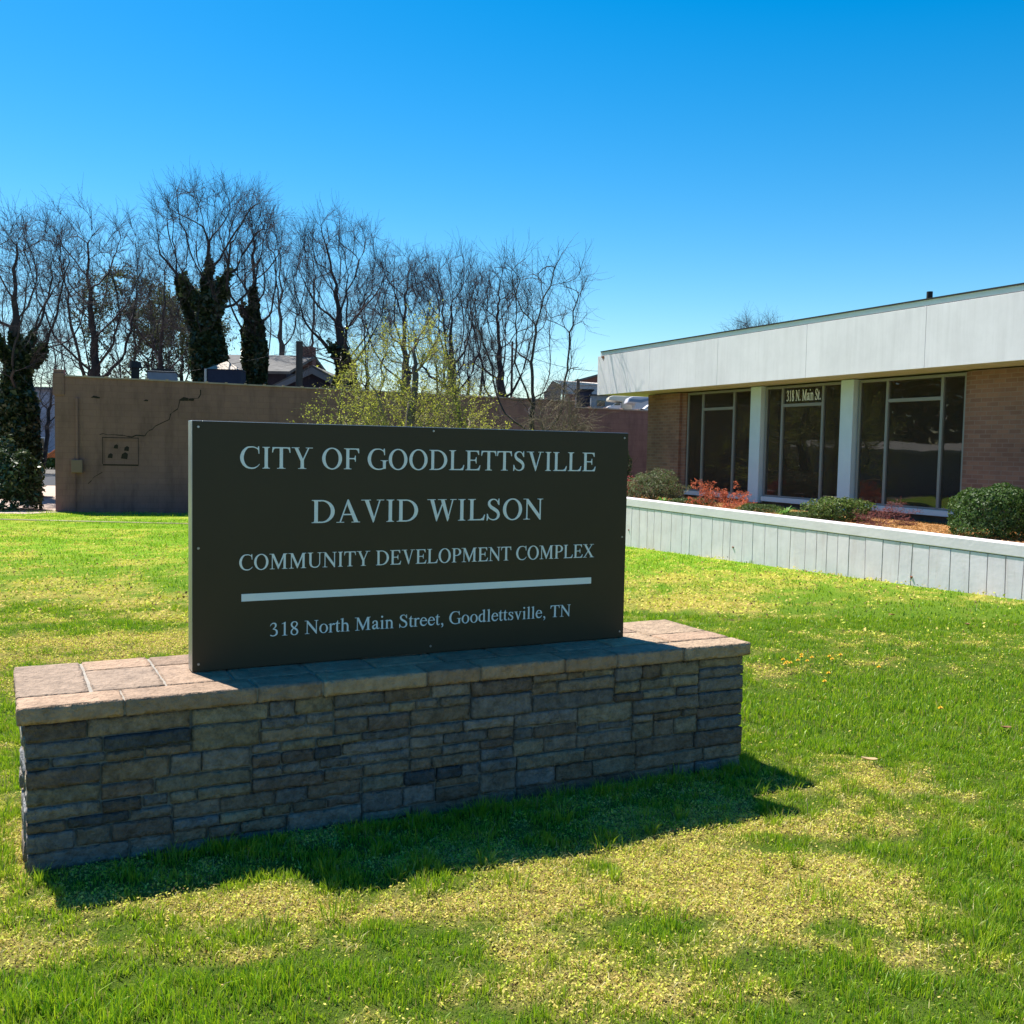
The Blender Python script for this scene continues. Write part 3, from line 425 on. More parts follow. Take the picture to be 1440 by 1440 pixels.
# ------------------------------------------------------------------ sign board
GLYPH = json.loads('''{"I":[333,[[50,2,282,2,280,20,252,20,226,34,216,66,216,598,228,630,252,642,280,642,280,662,52,662,50,658,52,642,80,642,104,630,116,598,116,66,106,34,80,20,52,20]]],"C":[667,[[380,-14,420,-12,452,-7,492,6,524,23,584,70,631,130,631,138,620,141,572,92,532,65,488,44,444,33,400,29,344,35,292,49,258,66,220,101,184,150,164,194,146,258,139,302,139,354,146,398,164,462,180,502,204,542,232,579,260,605,284,619,320,629,404,638,440,635,484,623,532,603,557,586,574,566,584,542,596,450,616,450,620,454,617,542,612,674,608,676,592,676,588,673,575,654,564,615,532,636,496,653,464,664,432,671,388,673,316,670,276,665,240,654,208,638,176,616,114,558,76,499,45,426,36,390,31,350,31,302,35,266,44,230,64,182,104,114,128,87,160,59,196,34,228,17,292,-4]]],"G":[722,[[373,-14,420,-15,472,-10,524,2,580,22,652,22,654,238,664,266,688,279,728,280,732,282,732,298,480,300,480,280,520,280,544,268,555,238,556,54,554,50,500,34,432,26,380,28,312,41,268,62,227,98,183,154,161,202,143,274,138,338,144,394,166,474,181,510,206,550,232,582,260,607,284,620,320,631,404,640,444,636,484,624,528,604,556,584,575,562,584,542,598,462,620,460,622,522,612,676,592,674,576,656,564,616,530,638,496,655,468,665,436,671,388,673,312,671,276,666,236,654,176,619,116,565,79,510,47,438,36,398,31,362,30,318,34,274,42,238,57,198,76,158,96,127,120,99,152,70,192,41,232,18,292,-3]]],"O":[722,[[313,-10,360,-14,388,-13,446,-2,500,19,527,34,570,66,612,110,646,162,676,238,686,298,687,362,676,422,658,474,645,502,612,552,572,594,524,630,472,655,444,665,392,674,332,675,276,664,220,642,176,615,152,596,112,554,77,502,64,474,46,422,35,362,35,302,46,238,76,162,110,110,152,66,200,31,252,6],[328,26,288,40,252,63,220,94,192,134,163,198,149,250,142,302,142,358,149,414,169,482,193,530,220,568,252,599,300,628,340,638,380,639,420,629,456,610,500,570,529,530,553,482,573,414,580,358,580,302,568,227,552,178,530,134,500,92,456,52,420,33,380,23]]],"T":[611,[[174,2,436,2,436,18,432,20,392,20,368,32,356,66,356,622,460,624,520,615,552,570,569,494,588,492,593,494,580,662,28,662,17,498,20,492,41,494,58,570,92,615,152,624,254,622,254,62,244,34,220,21,176,20]]],"Y":[722,[[229,2,491,2,491,18,488,20,448,20,424,32,412,62,411,274,580,640,700,642,703,646,703,658,700,662,472,662,472,642,540,642,388,316,376,320,225,638,224,642,268,642,268,662,24,662,24,642,116,641,309,238,309,66,300,36,272,20,232,20,229,18]]],"F":[556,[[35,2,285,2,284,19,244,21,220,34,210,62,212,320,360,320,398,298,406,242,429,242,428,435,406,434,398,382,360,356,210,358,210,598,220,626,440,626,490,590,520,514,524,510,544,510,536,662,36,662,36,642,76,641,98,630,110,598,110,66,100,34,76,21,36,19]]],"E":[611,[[35,2,560,1,596,162,592,166,576,169,573,166,528,74,452,39,220,38,210,66,212,320,380,320,416,295,428,230,448,230,449,234,448,446,428,446,416,385,380,356,210,358,210,598,218,622,220,626,440,626,490,590,521,518,544,516,536,662,36,662,36,642,76,641,98,630,110,598,110,66,100,34,76,21,36,19]]],"D":[722,[[33,2,316,0,404,11,440,21,500,46,552,78,596,117,635,166,662,218,679,274,685,330,679,390,662,446,634,498,596,545,552,584,500,616,440,641,404,651,320,662,36,662,33,658,33,646,36,642,68,642,93,630,105,598,105,66,95,34,68,20,36,20,33,18],[208,37,205,42,205,622,208,625,248,625,252,618,312,625,356,621,380,615,440,587,480,557,515,518,550,458,567,406,575,354,572,282,560,231,540,183,512,140,464,91,424,65,380,47,336,39,288,38,252,44,248,37]]],"L":[611,[[35,2,560,2,600,174,576,178,528,81,452,39,212,38,210,42,210,598,222,630,244,641,284,642,284,662,36,662,36,642,76,641,98,630,110,598,110,66,100,34,76,21,36,19]]],"S":[556,[[46,-10,48,-14,68,-14,104,73,140,35,180,10,228,-4,284,-8,336,-1,380,15,427,46,459,82,477,130,482,186,472,236,449,282,420,319,384,349,308,397,232,437,204,458,170,498,162,518,160,538,163,558,172,579,188,601,203,614,230,626,260,634,284,636,308,632,340,619,368,596,396,558,418,502,424,497,432,501,434,498,440,470,460,470,464,474,460,674,440,674,431,638,408,587,379,626,348,652,312,665,264,669,212,664,168,650,127,622,97,586,83,550,80,506,90,462,113,418,140,384,173,354,324,261,358,234,381,210,393,190,397,170,397,146,392,118,382,94,365,70,344,51,320,38,292,30,264,27,232,30,176,47,132,79,106,114,78,198,56,200,52,198]]],"V":[722,[[368,-10,384,-10,419,78,417,94,586,638,588,642,696,642,696,662,484,662,480,658,480,646,484,642,548,642,548,638,400,153,396,154,238,638,240,642,296,642,300,646,300,658,296,662,20,662,16,658,16,646,20,642,120,641]]],"A":[722,[[15,2,240,2,240,18,236,20,147,22,212,212,216,216,452,216,531,22,456,19,456,1,706,2,704,20,650,22,368,672,364,674,340,674,336,668,108,23,104,20,16,19],[228,254,329,554,331,550,331,518,436,254]]],"W":[944,[[290,-10,304,-11,308,-6,484,476,640,-10,656,-10,700,94,693,126,832,641,928,642,932,646,932,658,928,662,736,662,736,642,792,642,794,638,680,186,676,180,547,638,548,642,608,642,608,662,344,662,340,658,340,646,344,642,432,640,466,530,324,176,211,638,212,642,264,642,264,662,8,662,5,658,5,646,8,642,96,642]]],"N":[722,[[585,-10,620,-10,619,598,631,630,656,642,696,642,699,646,699,658,696,662,504,662,501,658,501,646,504,642,544,642,569,630,581,598,580,160,176,661,16,662,12,658,12,646,16,642,116,642,116,66,104,32,80,20,24,20,21,18,21,2,249,2,248,19,188,21,164,34,154,62,156,516]]],"M":[889,[[29,2,255,2,255,18,252,20,196,20,172,32,161,62,160,534,412,0,428,0,432,4,664,510,664,66,652,32,628,20,592,20,589,18,589,2,840,1,840,19,800,21,776,34,766,66,766,598,778,630,800,641,840,642,840,662,664,662,448,172,216,660,16,662,12,658,12,646,16,642,104,640,124,606,124,66,112,32,88,20,32,20,29,18]]],"U":[722,[[372,-6,444,1,476,10,503,22,532,41,556,62,580,90,596,116,614,162,621,202,621,598,632,629,656,642,704,642,704,662,500,662,500,642,548,642,572,629,583,598,583,242,580,182,571,154,554,122,535,98,508,74,482,58,456,48,424,41,388,38,352,40,316,48,287,58,260,75,240,94,227,114,208,186,205,242,205,598,216,629,240,642,280,642,283,646,283,658,280,662,28,662,28,642,68,642,93,630,105,598,105,206,115,158,136,110,169,62,192,43,216,29,288,5,332,-3]]],"P":[556,[[33,2,277,2,276,19,240,20,216,33,206,62,205,298,208,302,328,305,392,319,452,346,480,366,504,390,523,418,532,438,539,466,539,498,531,530,516,558,493,586,464,610,432,629,396,644,328,659,288,662,36,662,33,658,33,646,36,642,68,642,93,630,105,594,105,66,95,34,68,20,36,20,33,18],[208,336,205,342,205,626,228,628,232,618,268,627,300,627,332,620,360,608,380,594,404,569,420,542,428,518,433,482,431,458,425,434,414,410,400,390,380,370,336,345,312,339,284,336,260,338,232,346,228,336]]],"X":[722,[[10,2,248,0,248,20,132,22,328,287,510,22,444,20,440,18,440,2,704,2,704,18,700,20,630,22,390,374,584,639,588,642,688,642,688,662,444,662,440,658,440,646,444,642,544,642,368,403,204,642,272,642,275,646,275,658,272,662,16,662,16,642,84,642,306,318,90,22,12,20]]],"3":[500,[[162,-2,204,-4,260,5,296,15,344,39,375,62,395,86,410,118,419,154,421,198,416,238,403,274,384,302,360,324,324,343,284,357,238,366,296,405,324,432,353,478,365,522,365,546,360,574,352,598,338,622,324,638,308,649,264,663,220,666,192,664,164,655,136,639,104,611,83,586,70,558,55,514,60,505,68,509,94,558,116,581,152,604,184,615,216,615,256,599,272,586,281,558,284,506,280,482,271,458,254,434,224,400,174,358,170,350,176,341,228,326,256,314,284,294,311,266,325,242,333,214,335,182,331,146,318,110,295,78,272,58,236,43,188,36,80,76,68,75,58,70,52,62,49,50,52,38,60,29,112,9]]],"1":[500,[[135,2,395,2,395,14,392,18,344,18,319,30,307,62,307,670,304,676,288,675,111,586,112,575,188,597,220,586,223,582,223,62,211,30,188,18,136,18]]],"8":[500,[[220,-14,272,-13,308,-8,340,4,369,22,392,43,410,70,427,110,434,150,434,178,429,206,418,234,402,262,376,294,348,322,282,370,296,383,308,384,318,390,360,430,385,462,401,494,410,522,412,550,408,574,390,610,356,646,324,664,284,673,236,674,200,670,172,662,144,648,112,623,86,594,71,566,65,534,67,486,81,442,100,412,137,366,173,330,108,270,72,214,62,186,57,154,57,122,63,90,72,67,84,50,120,18,168,-6],[244,22,204,30,172,50,140,89,128,126,126,170,139,214,166,262,204,306,264,267,318,222,344,190,355,158,355,130,349,102,340,78,327,58,311,42,292,31,268,24],[248,386,188,421,149,474,144,490,142,514,144,538,151,562,162,586,179,610,208,630,252,638,288,632,316,615,337,582,346,546,341,518,328,486,278,426,273,414,273,402,256,386]]],"o":[500,[[210,-6,248,-10,290,-6,340,11,376,32,408,61,440,106,458,146,468,186,471,226,468,266,457,306,432,358,407,390,376,418,328,445,288,456,248,460,208,456,160,439,124,418,93,390,68,358,43,306,32,266,29,222,36,166,50,126,69,90,95,58,127,30,172,5],[228,22,204,32,180,50,157,78,141,106,122,170,118,206,118,246,125,294,134,326,148,358,164,382,184,404,208,420,236,430,260,430,284,424,308,410,333,386,352,358,366,326,378,282,383,242,382,206,376,158,365,122,352,93,334,66,308,40,284,26,260,20]]],"r":[333,[[3,2,207,2,207,14,204,16,172,16,156,23,148,42,148,330,200,374,224,386,252,389,272,375,288,370,304,372,316,378,328,393,332,410,328,427,316,442,292,452,268,456,248,454,228,447,204,433,184,415,148,361,147,454,144,460,5,410,5,398,8,396,60,398,63,394,63,46,56,24,40,16,4,15]]],"t":[278,[[149,-6,180,-6,208,5,240,30,270,62,268,67,260,70,212,42,188,37,172,46,158,74,154,118,154,414,156,418,252,418,255,422,255,446,252,450,156,450,154,574,152,579,144,579,139,578,100,501,36,450,24,450,20,446,20,438,13,430,13,422,16,418,68,418,70,414,68,118,71,78,83,46,100,22,124,4]]],"h":[500,[[7,2,223,2,223,14,220,16,180,16,168,22,163,26,158,42,157,358,160,365,192,381,224,388,264,381,312,359,324,338,338,286,338,42,332,26,328,22,316,16,280,16,278,2,482,2,480,16,444,16,432,22,428,26,422,42,424,282,406,362,396,386,383,406,364,424,336,440,304,449,268,452,240,448,212,437,187,422,160,395,157,398,156,683,13,642,10,638,12,625,68,621,73,618,73,46,64,23,48,16,8,15]]],"n":[500,[[7,2,223,2,223,14,220,16,180,16,168,22,163,26,158,42,157,358,160,365,192,381,224,388,264,381,312,359,324,338,338,286,338,42,332,26,328,22,316,16,280,16,278,2,482,2,480,16,444,16,432,22,428,26,422,42,422,298,399,378,386,402,371,418,348,434,320,445,288,451,260,451,232,445,204,433,184,419,160,395,157,402,157,458,152,460,11,418,12,402,72,398,73,394,73,46,64,23,48,16,8,15]]],"i":[278,[[30,2,246,2,244,16,204,16,188,24,180,46,180,458,176,460,34,418,35,402,96,398,96,46,88,24,72,16,32,16],[113,582,132,578,152,582,169,594,179,610,182,626,179,646,169,662,152,674,132,678,112,674,95,662,85,646,82,630,85,610,96,593]]],"l":[278,[[30,2,246,2,244,16,204,16,188,24,180,46,180,682,176,683,36,642,33,638,36,625,92,621,96,618,96,46,88,24,72,16,32,16]]],"a":[444,[[122,6,152,4,184,12,212,26,264,61,276,38,296,20,328,9,356,8,393,22,448,62,448,70,440,75,389,58,368,55,356,58,346,70,342,114,345,306,340,362,331,394,316,420,292,442,268,454,236,460,196,461,168,457,144,450,112,434,84,414,71,398,61,374,54,346,54,330,65,314,84,305,100,307,116,319,122,334,125,378,144,403,168,419,196,421,228,406,248,386,257,358,260,302,259,282,256,278,152,245,108,225,72,194,48,154,41,130,40,110,53,66,65,46,82,26,100,14],[160,73,140,82,123,110,120,126,131,154,145,174,173,198,216,226,257,246,256,102,236,90,208,80,180,74]]],"e":[444,[[171,6,208,2,244,4,280,12,316,27,340,44,362,66,423,150,420,156,412,157,355,102,324,78,300,69,268,65,220,69,180,83,153,106,130,142,119,170,112,202,109,250,112,262,352,262,368,249,384,245,404,251,418,266,419,286,409,334,398,362,384,383,360,409,332,431,300,448,264,459,232,462,196,458,164,449,136,433,110,410,84,379,57,338,40,298,30,290,26,222,28,186,36,145,51,106,76,67,104,38,136,17],[116,294,114,302,127,338,144,370,162,394,194,418,232,428,248,426,264,419,300,389,330,342,345,298,344,294]]],"d":[500,[[319,-6,320,-10,332,-9,477,34,480,38,480,50,392,62,392,682,388,683,245,638,245,626,248,624,308,622,308,442,268,457,232,458,176,447,128,427,89,394,56,350,37,310,28,266,28,194,38,130,55,86,88,45,112,26,136,13,160,6,188,4,216,8,244,17,304,54,308,54,308,22,315,18],[200,61,180,68,160,82,140,106,127,130,119,158,114,198,114,278,132,334,148,363,163,382,183,398,212,414,240,424,256,424,308,406,308,98,286,82,248,66,224,60]]],"g":[500,[[170,-214,264,-215,300,-209,344,-193,388,-171,416,-152,440,-126,460,-94,473,-50,471,-10,454,26,440,41,422,54,380,71,324,84,140,93,124,95,119,102,129,122,160,162,212,147,240,145,268,147,312,161,356,190,374,210,389,234,399,258,404,286,404,314,399,342,389,366,374,390,380,393,472,393,480,399,485,410,482,422,472,431,348,435,332,429,308,441,272,452,240,455,212,453,172,441,144,426,112,398,91,366,81,342,76,314,76,286,80,262,91,234,104,212,138,178,96,146,76,126,66,106,64,82,72,59,86,42,108,28,137,18,84,-26,47,-66,32,-94,31,-126,44,-162,56,-178,72,-191,112,-206],[220,-178,164,-169,116,-153,94,-138,81,-114,81,-94,100,-60,167,10,324,-5,376,-16,392,-23,400,-30,408,-54,404,-82,390,-110,368,-133,332,-157,292,-174,256,-180],[228,173,212,179,197,190,175,218,160,258,155,310,163,354,182,394,208,418,224,426,240,428,256,426,273,418,300,390,313,366,320,342,325,290,316,243,295,202,280,187,264,177,248,173]]],"s":[389,[[44,-6,61,-6,83,38,84,59,107,30,132,10,160,-1,188,-4,236,2,276,15,304,34,326,62,343,98,348,134,340,174,322,210,303,234,280,253,156,324,135,346,127,362,135,390,148,406,184,423,212,425,244,412,270,390,282,370,300,324,308,323,312,326,316,320,328,320,332,322,328,452,312,451,288,407,268,428,244,444,216,453,188,456,148,452,116,443,96,429,78,406,65,378,62,354,67,330,79,306,120,262,242,182,266,146,272,130,272,114,264,78,248,57,204,33,184,28,168,28,140,38,115,58,90,90,64,150,48,150]]],"v":[500,[[248,-10,252,-14,268,-14,300,70,299,78,419,434,476,435,480,438,480,446,476,450,336,450,336,436,380,435,382,430,280,125,167,434,216,435,216,450,16,450,16,436,68,435,72,432]]],",":[250,[[79,-134,88,-136,143,-98,168,-64,182,-30,184,6,171,62,158,82,136,95,116,97,96,90,80,76,72,58,71,34,80,14,100,-2,128,-7,136,-26,133,-50,122,-78,79,-126]]],".":[250,[[104,-6,124,-9,144,-4,160,7,173,26,176,46,172,66,160,83,140,96,120,99,99,94,83,82,71,62,68,42,73,22,85,6]]]}''')
def text_mesh(name, s, u0, u1, z0, z1, yf, m, parent, ext=.0018, bold=0.0, cap=662.):
    """letters filling u0..u1, baseline z0, capital height to z1, standing on the plane y = yf"""
    adv = []; X = 0
    for ch in s:
        if ch == ' ': X += 250; continue
        adv.append((ch, X)); X += GLYPH[ch][0]
    xs_ = [c[i] + a for ch, a in adv for c in GLYPH[ch][1] for i in range(0, len(c), 2)]; lo, hi = min(xs_), max(xs_)
    kx = (u1-u0)/(hi-lo); kz = (z1-z0)/cap
    cu = bpy.data.curves.new('tmp', 'CURVE'); cu.dimensions = '2D'; cu.fill_mode = 'BOTH'; cu.extrude = ext; cu.offset = bold
    for ch, a in adv:
        for c in GLYPH[ch][1]:
            sp = cu.splines.new('POLY'); n = len(c)//2; sp.points.add(n-1)
            for i in range(n): sp.points[i].co = ((c[2*i]+a-lo)*kx, c[2*i+1]*kz, 0, 1)
            sp.use_cyclic_u = True
    t = bpy.data.objects.new('tmp', cu); COL.objects.link(t); dg = bpy.context.evaluated_depsgraph_get(); dg.update()
    me = bpy.data.meshes.new_from_object(t.evaluated_get(dg)); bpy.data.objects.remove(t); bpy.data.curves.remove(cu)
    me.transform(Matrix(((1, 0, 0, u0), (0, 0, -1, yf), (0, 1, 0, z0), (0, 0, 0, 1))))
    me.materials.clear(); me.materials.append(m); return obj(name, me, parent)
SL = 2.488; SH = 1.214; SB = PFL+.766*E_-.406*N_; TH = .11
board = thing('sign_board', 'dark bronze sign board with pale city and complex lettering on the stone plinth', 'sign', (SB[0], SB[1], PTOP+.005), YAW)
MB().box(.003, 0, 0, SL-.003, .006, SH-.002).build('front_panel', M_panel, board, bevel=.001)
MB().box(.003, TH-.006, 0, SL-.003, TH, SH-.002).build('back_panel', M_panel, board, bevel=.001)
MB().box(0, .0065, .0, .05, .047, SH).box(0, .052, 0, .05, TH-.0065, SH).box(.05, .0065, SH-.05, SL-.05, TH-.0065, SH).box(SL-.05, .0065, 0, SL, TH-.0065, SH).box(.05, .0065, .004, SL-.05, TH-.0065, .045).build('edge_frame', M_alu, board, bevel=.002)
for s, a, b, c, d in (('CITY OF GOODLETTSVILLE', .227, 2.261, .987, 1.094), ('DAVID WILSON', .585, 1.919, .713, .830), ('COMMUNITY DEVELOPMENT COMPLEX', .224, 2.265, .486, .563), ('318 North Main Street, Goodlettsville, TN', .377, 2.115, .148, .216)):
    text_mesh('lettering', s, a, b, c, d, -.0018, M_letter, board)
MB().box(.235, -.003, .3315, 2.25, 0, .368).build('rule_bar', M_letter, board)
for a, b in ((.03, SH-.03), (SL/2, SH-.02), (SL-.03, SH-.03), (.03, .60), (SL-.03, .60), (.03, .035), (SL/2, .035), (SL-.03, .035)):
    MB().cyl((a, 0, b), (a, -.004, b), .0065, .005, 14).build('screw', M_screw, board)

# ------------------------------------------------------------------ retaining wall
ZW = lambda t: (-1.22+1.8) + .16*t/9.75            # wall top, t metres from the near point
rw = thing('retaining_wall', 'low white-grey rendered retaining wall with vertical joints along the flower bed', 'wall', (RW0[0], RW0[1], 0), math.atan2(rd[1], rd[0]))
# local x runs away from the camera along the wall, local y negative = towards the building
r_ = np.random.default_rng(5); T0, T1 = -6.5, 13.5
def strip(x0, x1, y0, y1, zb, zt):                   # sloping-topped block
    m = MB(); v = [(x0, y0, zb(x0)), (x1, y0, zb(x1)), (x1, y1, zb(x1)), (x0, y1, zb(x0)), (x0, y0, zt(x0)), (x1, y0, zt(x1)), (x1, y1, zt(x1)), (x0, y1, zt(x0))]
    m.v = v; m.f = [(0, 3, 2, 1), (4, 5, 6, 7), (0, 1, 5, 4), (1, 2, 6, 5), (2, 3, 7, 6), (3, 0, 4, 7)]; m.m = [0]*6; return m
zb = lambda t: -.75
strip(T0, T1, -.25, -.012, zb, lambda t: ZW(t)-.19).build('joint_backing', M_joint, rw)
pm = MB(); t = T0; sl0 = 0
while t < T1:
    w_ = r_.choice([.22, .30, .36, .27, .33])+r_.uniform(-.03, .03); sl1 = r_.uniform(-.035, .035); e = min(t+w_, T1); n = len(pm.v); g = .0065
    zt_ = ZW(t)-.188; ze = ZW(e)-.188
    y1 = r_.uniform(-.002, .002)
    pm.v += [(t+g+sl0, -.02, -.75), (e-g+sl1, -.02, -.75), (e-g, -.02, ze), (t+g, -.02, zt_), (t+g+sl0, y1, -.75), (e-g+sl1, y1, -.75), (e-g, y1, ze), (t+g, y1, zt_)]
    pm.f += [tuple(n+i for i in q) for q in ((0, 1, 2, 3), (7, 6, 5, 4), (4, 5, 1, 0), (5, 6, 2, 1), (6, 7, 3, 2), (7, 4, 0, 3))]; pm.m += [0]*6; sl0 = sl1; t = e
pm.build('rendered_face', M_render, rw, bevel=.003)
strip(T0, T1, -.28, .012, lambda t: ZW(t)-.178, lambda t: ZW(t)).build('cap', M_rendcap, rw, bevel=.012)
for tt in (1.9, 6.1, 9.6): MB().cyl((tt, .004, ZW(tt)-.70), (tt, -.03, ZW(tt)-.74), .022, .022, 12).build('weep_hole', M_rust, rw)

# ------------------------------------------------------------------ white office building
BS = 1.13; BY = .42856; P0 = np.array([7.085, 16.237])*BS; BZ = .534
bld = thing('office_building', 'low brick office with deep white fascia and tall dark windows', 'building', (P0[0], P0[1], 1.8*(1-BS)), -(math.pi/2-BY)); bld.scale = (BS,)*3
bdir = np.array([math.sin(BY), -math.cos(BY)]); bin_ = np.array([math.cos(BY), math.sin(BY)])
def bpos(lx, off): p = P0+bdir*lx-bin_*off; return p        # off metres in front of the glass
def bed_at(px, off):                                          # local x on the line "off" in front of the facade seen at px
    q = ray(px, 690); Q = P0-bin_*off; t = (Q@bin_)/(q[:2]@bin_); W = q[:2]*t; return W
def bedw(px, dw): q = ray(px, 700); t = (RW0@rn+dw)/(q[:2]@rn); return q[:2]*t
FT = 3.17
w1 = MB().box(-8.97, -.12, -.9, -7.62, .2, 3.16); w1.box(-7.62, -.05, -.9, -7.44, .2, 3.16); w1.build('brick_wall', M_brickA, bld)
MB().box(.40, -.12, -.9, 22, .2, 3.16).box(.29, -.05, -.9, .40, .2, 3.16).build('brick_wall', M_brickA, bld)
MB().box(-8.97, .2, -.9, -8.75, 14, 3.16).build('side_wall', M_brickA, bld)
MB().box(-7.44, 0, -.9, .29, .2, .835).build('bulkhead', mat('dark_brick_base', (.10, .075, .06), .9, noise=.3, nscale=8), bld)
for a, b in ((-5.03, -4.70), (-2.42, -2.10)): MB().box(a, -.125, .80, b, .10, 3.165).build('column', M_column, bld, bevel=.004)
for k, (a, b, m1, m2) in enumerate(((-7.43, -5.08, -6.83, -5.70), (-4.66, -2.44, -4.14, -2.985), (-2.06, .285, -1.378, -.19))):
    fr = MB(); z0, z1 = .93, 3.15
    fr.box(a, -.03, z0, a+.045, .04, z1).box(b-.045, -.03, z0, b, .04, z1).box(a+.045, -.03, z1-.05, b-.045, .04, z1).box(a+.045, -.03, z0, b-.045, .04, z0+.035)
    fr.box(m1-.028, -.04, z0+.035, m1+.028, .04, z1-.05).box(m2-.028, -.04, z0+.035, m2+.028, .04, z1-.05).box(m1+.028, -.035, 2.73, m2-.028, .035, 2.79)
    win = fr.build('window_frame', M_mull, bld, bevel=.003)
    MB().box(a, -.075, .835, b, .03, .929).build('sill', M_white, win, bevel=.004)
    for x0, x1, za, zb2 in ((a+.045, m1-.028, z0+.035, z1-.05), (m1+.028, m2-.028, z0+.035, 2.73), (m1+.028, m2-.028, 2.79, z1-.05), (m2+.028, b-.045, z0+.035, z1-.05)):
        MB().box(x0, -.004, za, x1, .002, zb2).build('pane', M_glass, win)
    if k == 1: text_mesh('address_lettering', '318 N. Main St.', m1+.09, m2-.10, 2.845, 3.05, -.0062, M_white, win, ext=.0008, bold=.003)
# fascia panels, drip edge, soffit, roof
xj = [-10.03, -7.64, -5.08, -2.43, .27, 2.9, 5.5, 8.1, 12, 22]; fa = MB()
for a, b in zip(xj[:-1], xj[1:]): fa.box(a+.003, -.95, FT, b-.003, -.92, 4.12)
fa.build('fascia', M_fascia, bld, bevel=.003)
MB().box(-10.03, -.919, FT+.01, -10.0, 14, 4.12).build('side_fascia', M_fascia, bld)
MB().box(-9.98, -.918, FT+.06, 22, -.88, 4.10).build('fascia_backing', M_dark, bld)
MB().box(-9.93, -.935, 4.135, 22, 14, 4.215).build('drip_edge', M_white, bld)
MB().box(-9.98, -.90, 4.1, 22, 14, 4.134).box(-9.90, -.955, 4.2155, 22, 14, 4.238).build('roof', M_dark, bld)
MB().box(-9.99, -.915, FT+.012, 22, .6, FT+.05).build('soffit', M_soffit, bld)
MB().box(-9.99, .6, FT+.012, -8.76, 14, FT+.05).build('soffit', M_soffit, bld)
MB().prism([(-9.86, 4.09), (-9.84, 4.115), (-9.72, 4.115), (-9.70, 4.08), (-9.745, 3.99), (-9.765, 4.07), (-9.80, 4.03), (-9.815, 4.07)], -.9535, -.951).build('rust_stain', M_rust, bld)
MB().cyl((-3.4, 3.0, 4.2), (-3.4, 3.0, 5.15), .06, .06, 12).build('vent_pipe', M_dark, bld)
# rooms behind the glass
M_curt = mat('brown_curtain', (.16, .08, .05), .95)
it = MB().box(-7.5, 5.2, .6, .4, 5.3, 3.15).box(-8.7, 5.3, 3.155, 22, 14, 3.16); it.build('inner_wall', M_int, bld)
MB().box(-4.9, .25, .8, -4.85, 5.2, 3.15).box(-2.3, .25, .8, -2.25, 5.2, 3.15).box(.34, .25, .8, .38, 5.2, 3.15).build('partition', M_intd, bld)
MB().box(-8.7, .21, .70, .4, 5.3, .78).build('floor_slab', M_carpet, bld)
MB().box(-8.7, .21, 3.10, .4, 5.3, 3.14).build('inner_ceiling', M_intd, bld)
cu = MB()
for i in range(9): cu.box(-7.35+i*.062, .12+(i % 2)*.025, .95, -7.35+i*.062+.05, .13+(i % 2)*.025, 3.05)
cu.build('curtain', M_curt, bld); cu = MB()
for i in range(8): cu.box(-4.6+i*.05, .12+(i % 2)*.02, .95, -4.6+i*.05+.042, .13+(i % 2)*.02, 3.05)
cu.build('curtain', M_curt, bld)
# garden bed
def line_at(t): return RW0+rd*t+rn*.26
bv = []; nb = 70
for i in range(nb):
    t = -6+19*i/(nb-1); a = line_at(t); s = (a-P0)@bdir; offa = -(a-P0)@bin_
    for j in range(7):
        f = j/6; off = offa*(1-f)+(.0)*f; p = bpos(s, off); z = (ZW(t)-.06)*(1-f)+.55*f+.02*vn2(np.array([p[0]]), np.array([p[1]]), 4)[0]; bv.append((p[0], p[1], z))
I = np.arange(nb*7).reshape(nb, 7); q = np.stack([I[:-1, :-1], I[1:, :-1], I[1:, 1:], I[:-1, 1:]], -1).reshape(-1, 4)
tag(mesh_np('flower_bed', bv, [q], M_mulch, smooth=True), kind='structure')
def bed_z(p):
    a = (p-RW0)@rn; t = (p-RW0)@rd; off = -(p-P0)@bin_; tot = max(off+a, .01); f = min(max(a/tot, 0), 1); return (ZW(t)-.06)*(1-f)+.55*f
# mulch chips
n = 60000; t = rng.uniform(-3, 12.5, n); a = RW0[None]+rd[None]*t[:, None]+rn[None]*(.30+rng.random((n, 1))*2.4); off = -((a-P0)@bin_); k = off > .06; a = a[k]; off = off[k]; t = t[k]; n = len(a)
aa = ((a-RW0)@rn); f = aa/(off+aa); z = (ZW(t)-.06)*(1-f)+.55*f+.012+rng.random(n)*.03; ang = rng.random(n)*6.28; c, s = np.cos(ang), np.sin(ang); L = .012+.02*rng.random(n); B = .007*np.ones(n); tz = rng.normal(0, .008, n)
P = np.stack([np.stack([a[:, 0]+sx*c*L-sy*s*B, a[:, 1]+sx*s*L+sy*c*B, z+sx*tz+sy*.004], -1) for sx, sy in ((-1, -1), (1, -1), (1, 1), (-1, 1))], 1).reshape(-1, 3)
i = np.arange(n)*4; cc = np.repeat(np.array([.50, .27, .10])*(.5+.9*rng.random((n, 1))), 4, 0)
tag(mesh_np('mulch_chips', P, [np.stack([i, i+1, i+2, i+3], -1)], M_dry, col=cc), 'orange-brown bark chips covering the bed', 'mulch', kind='stuff')

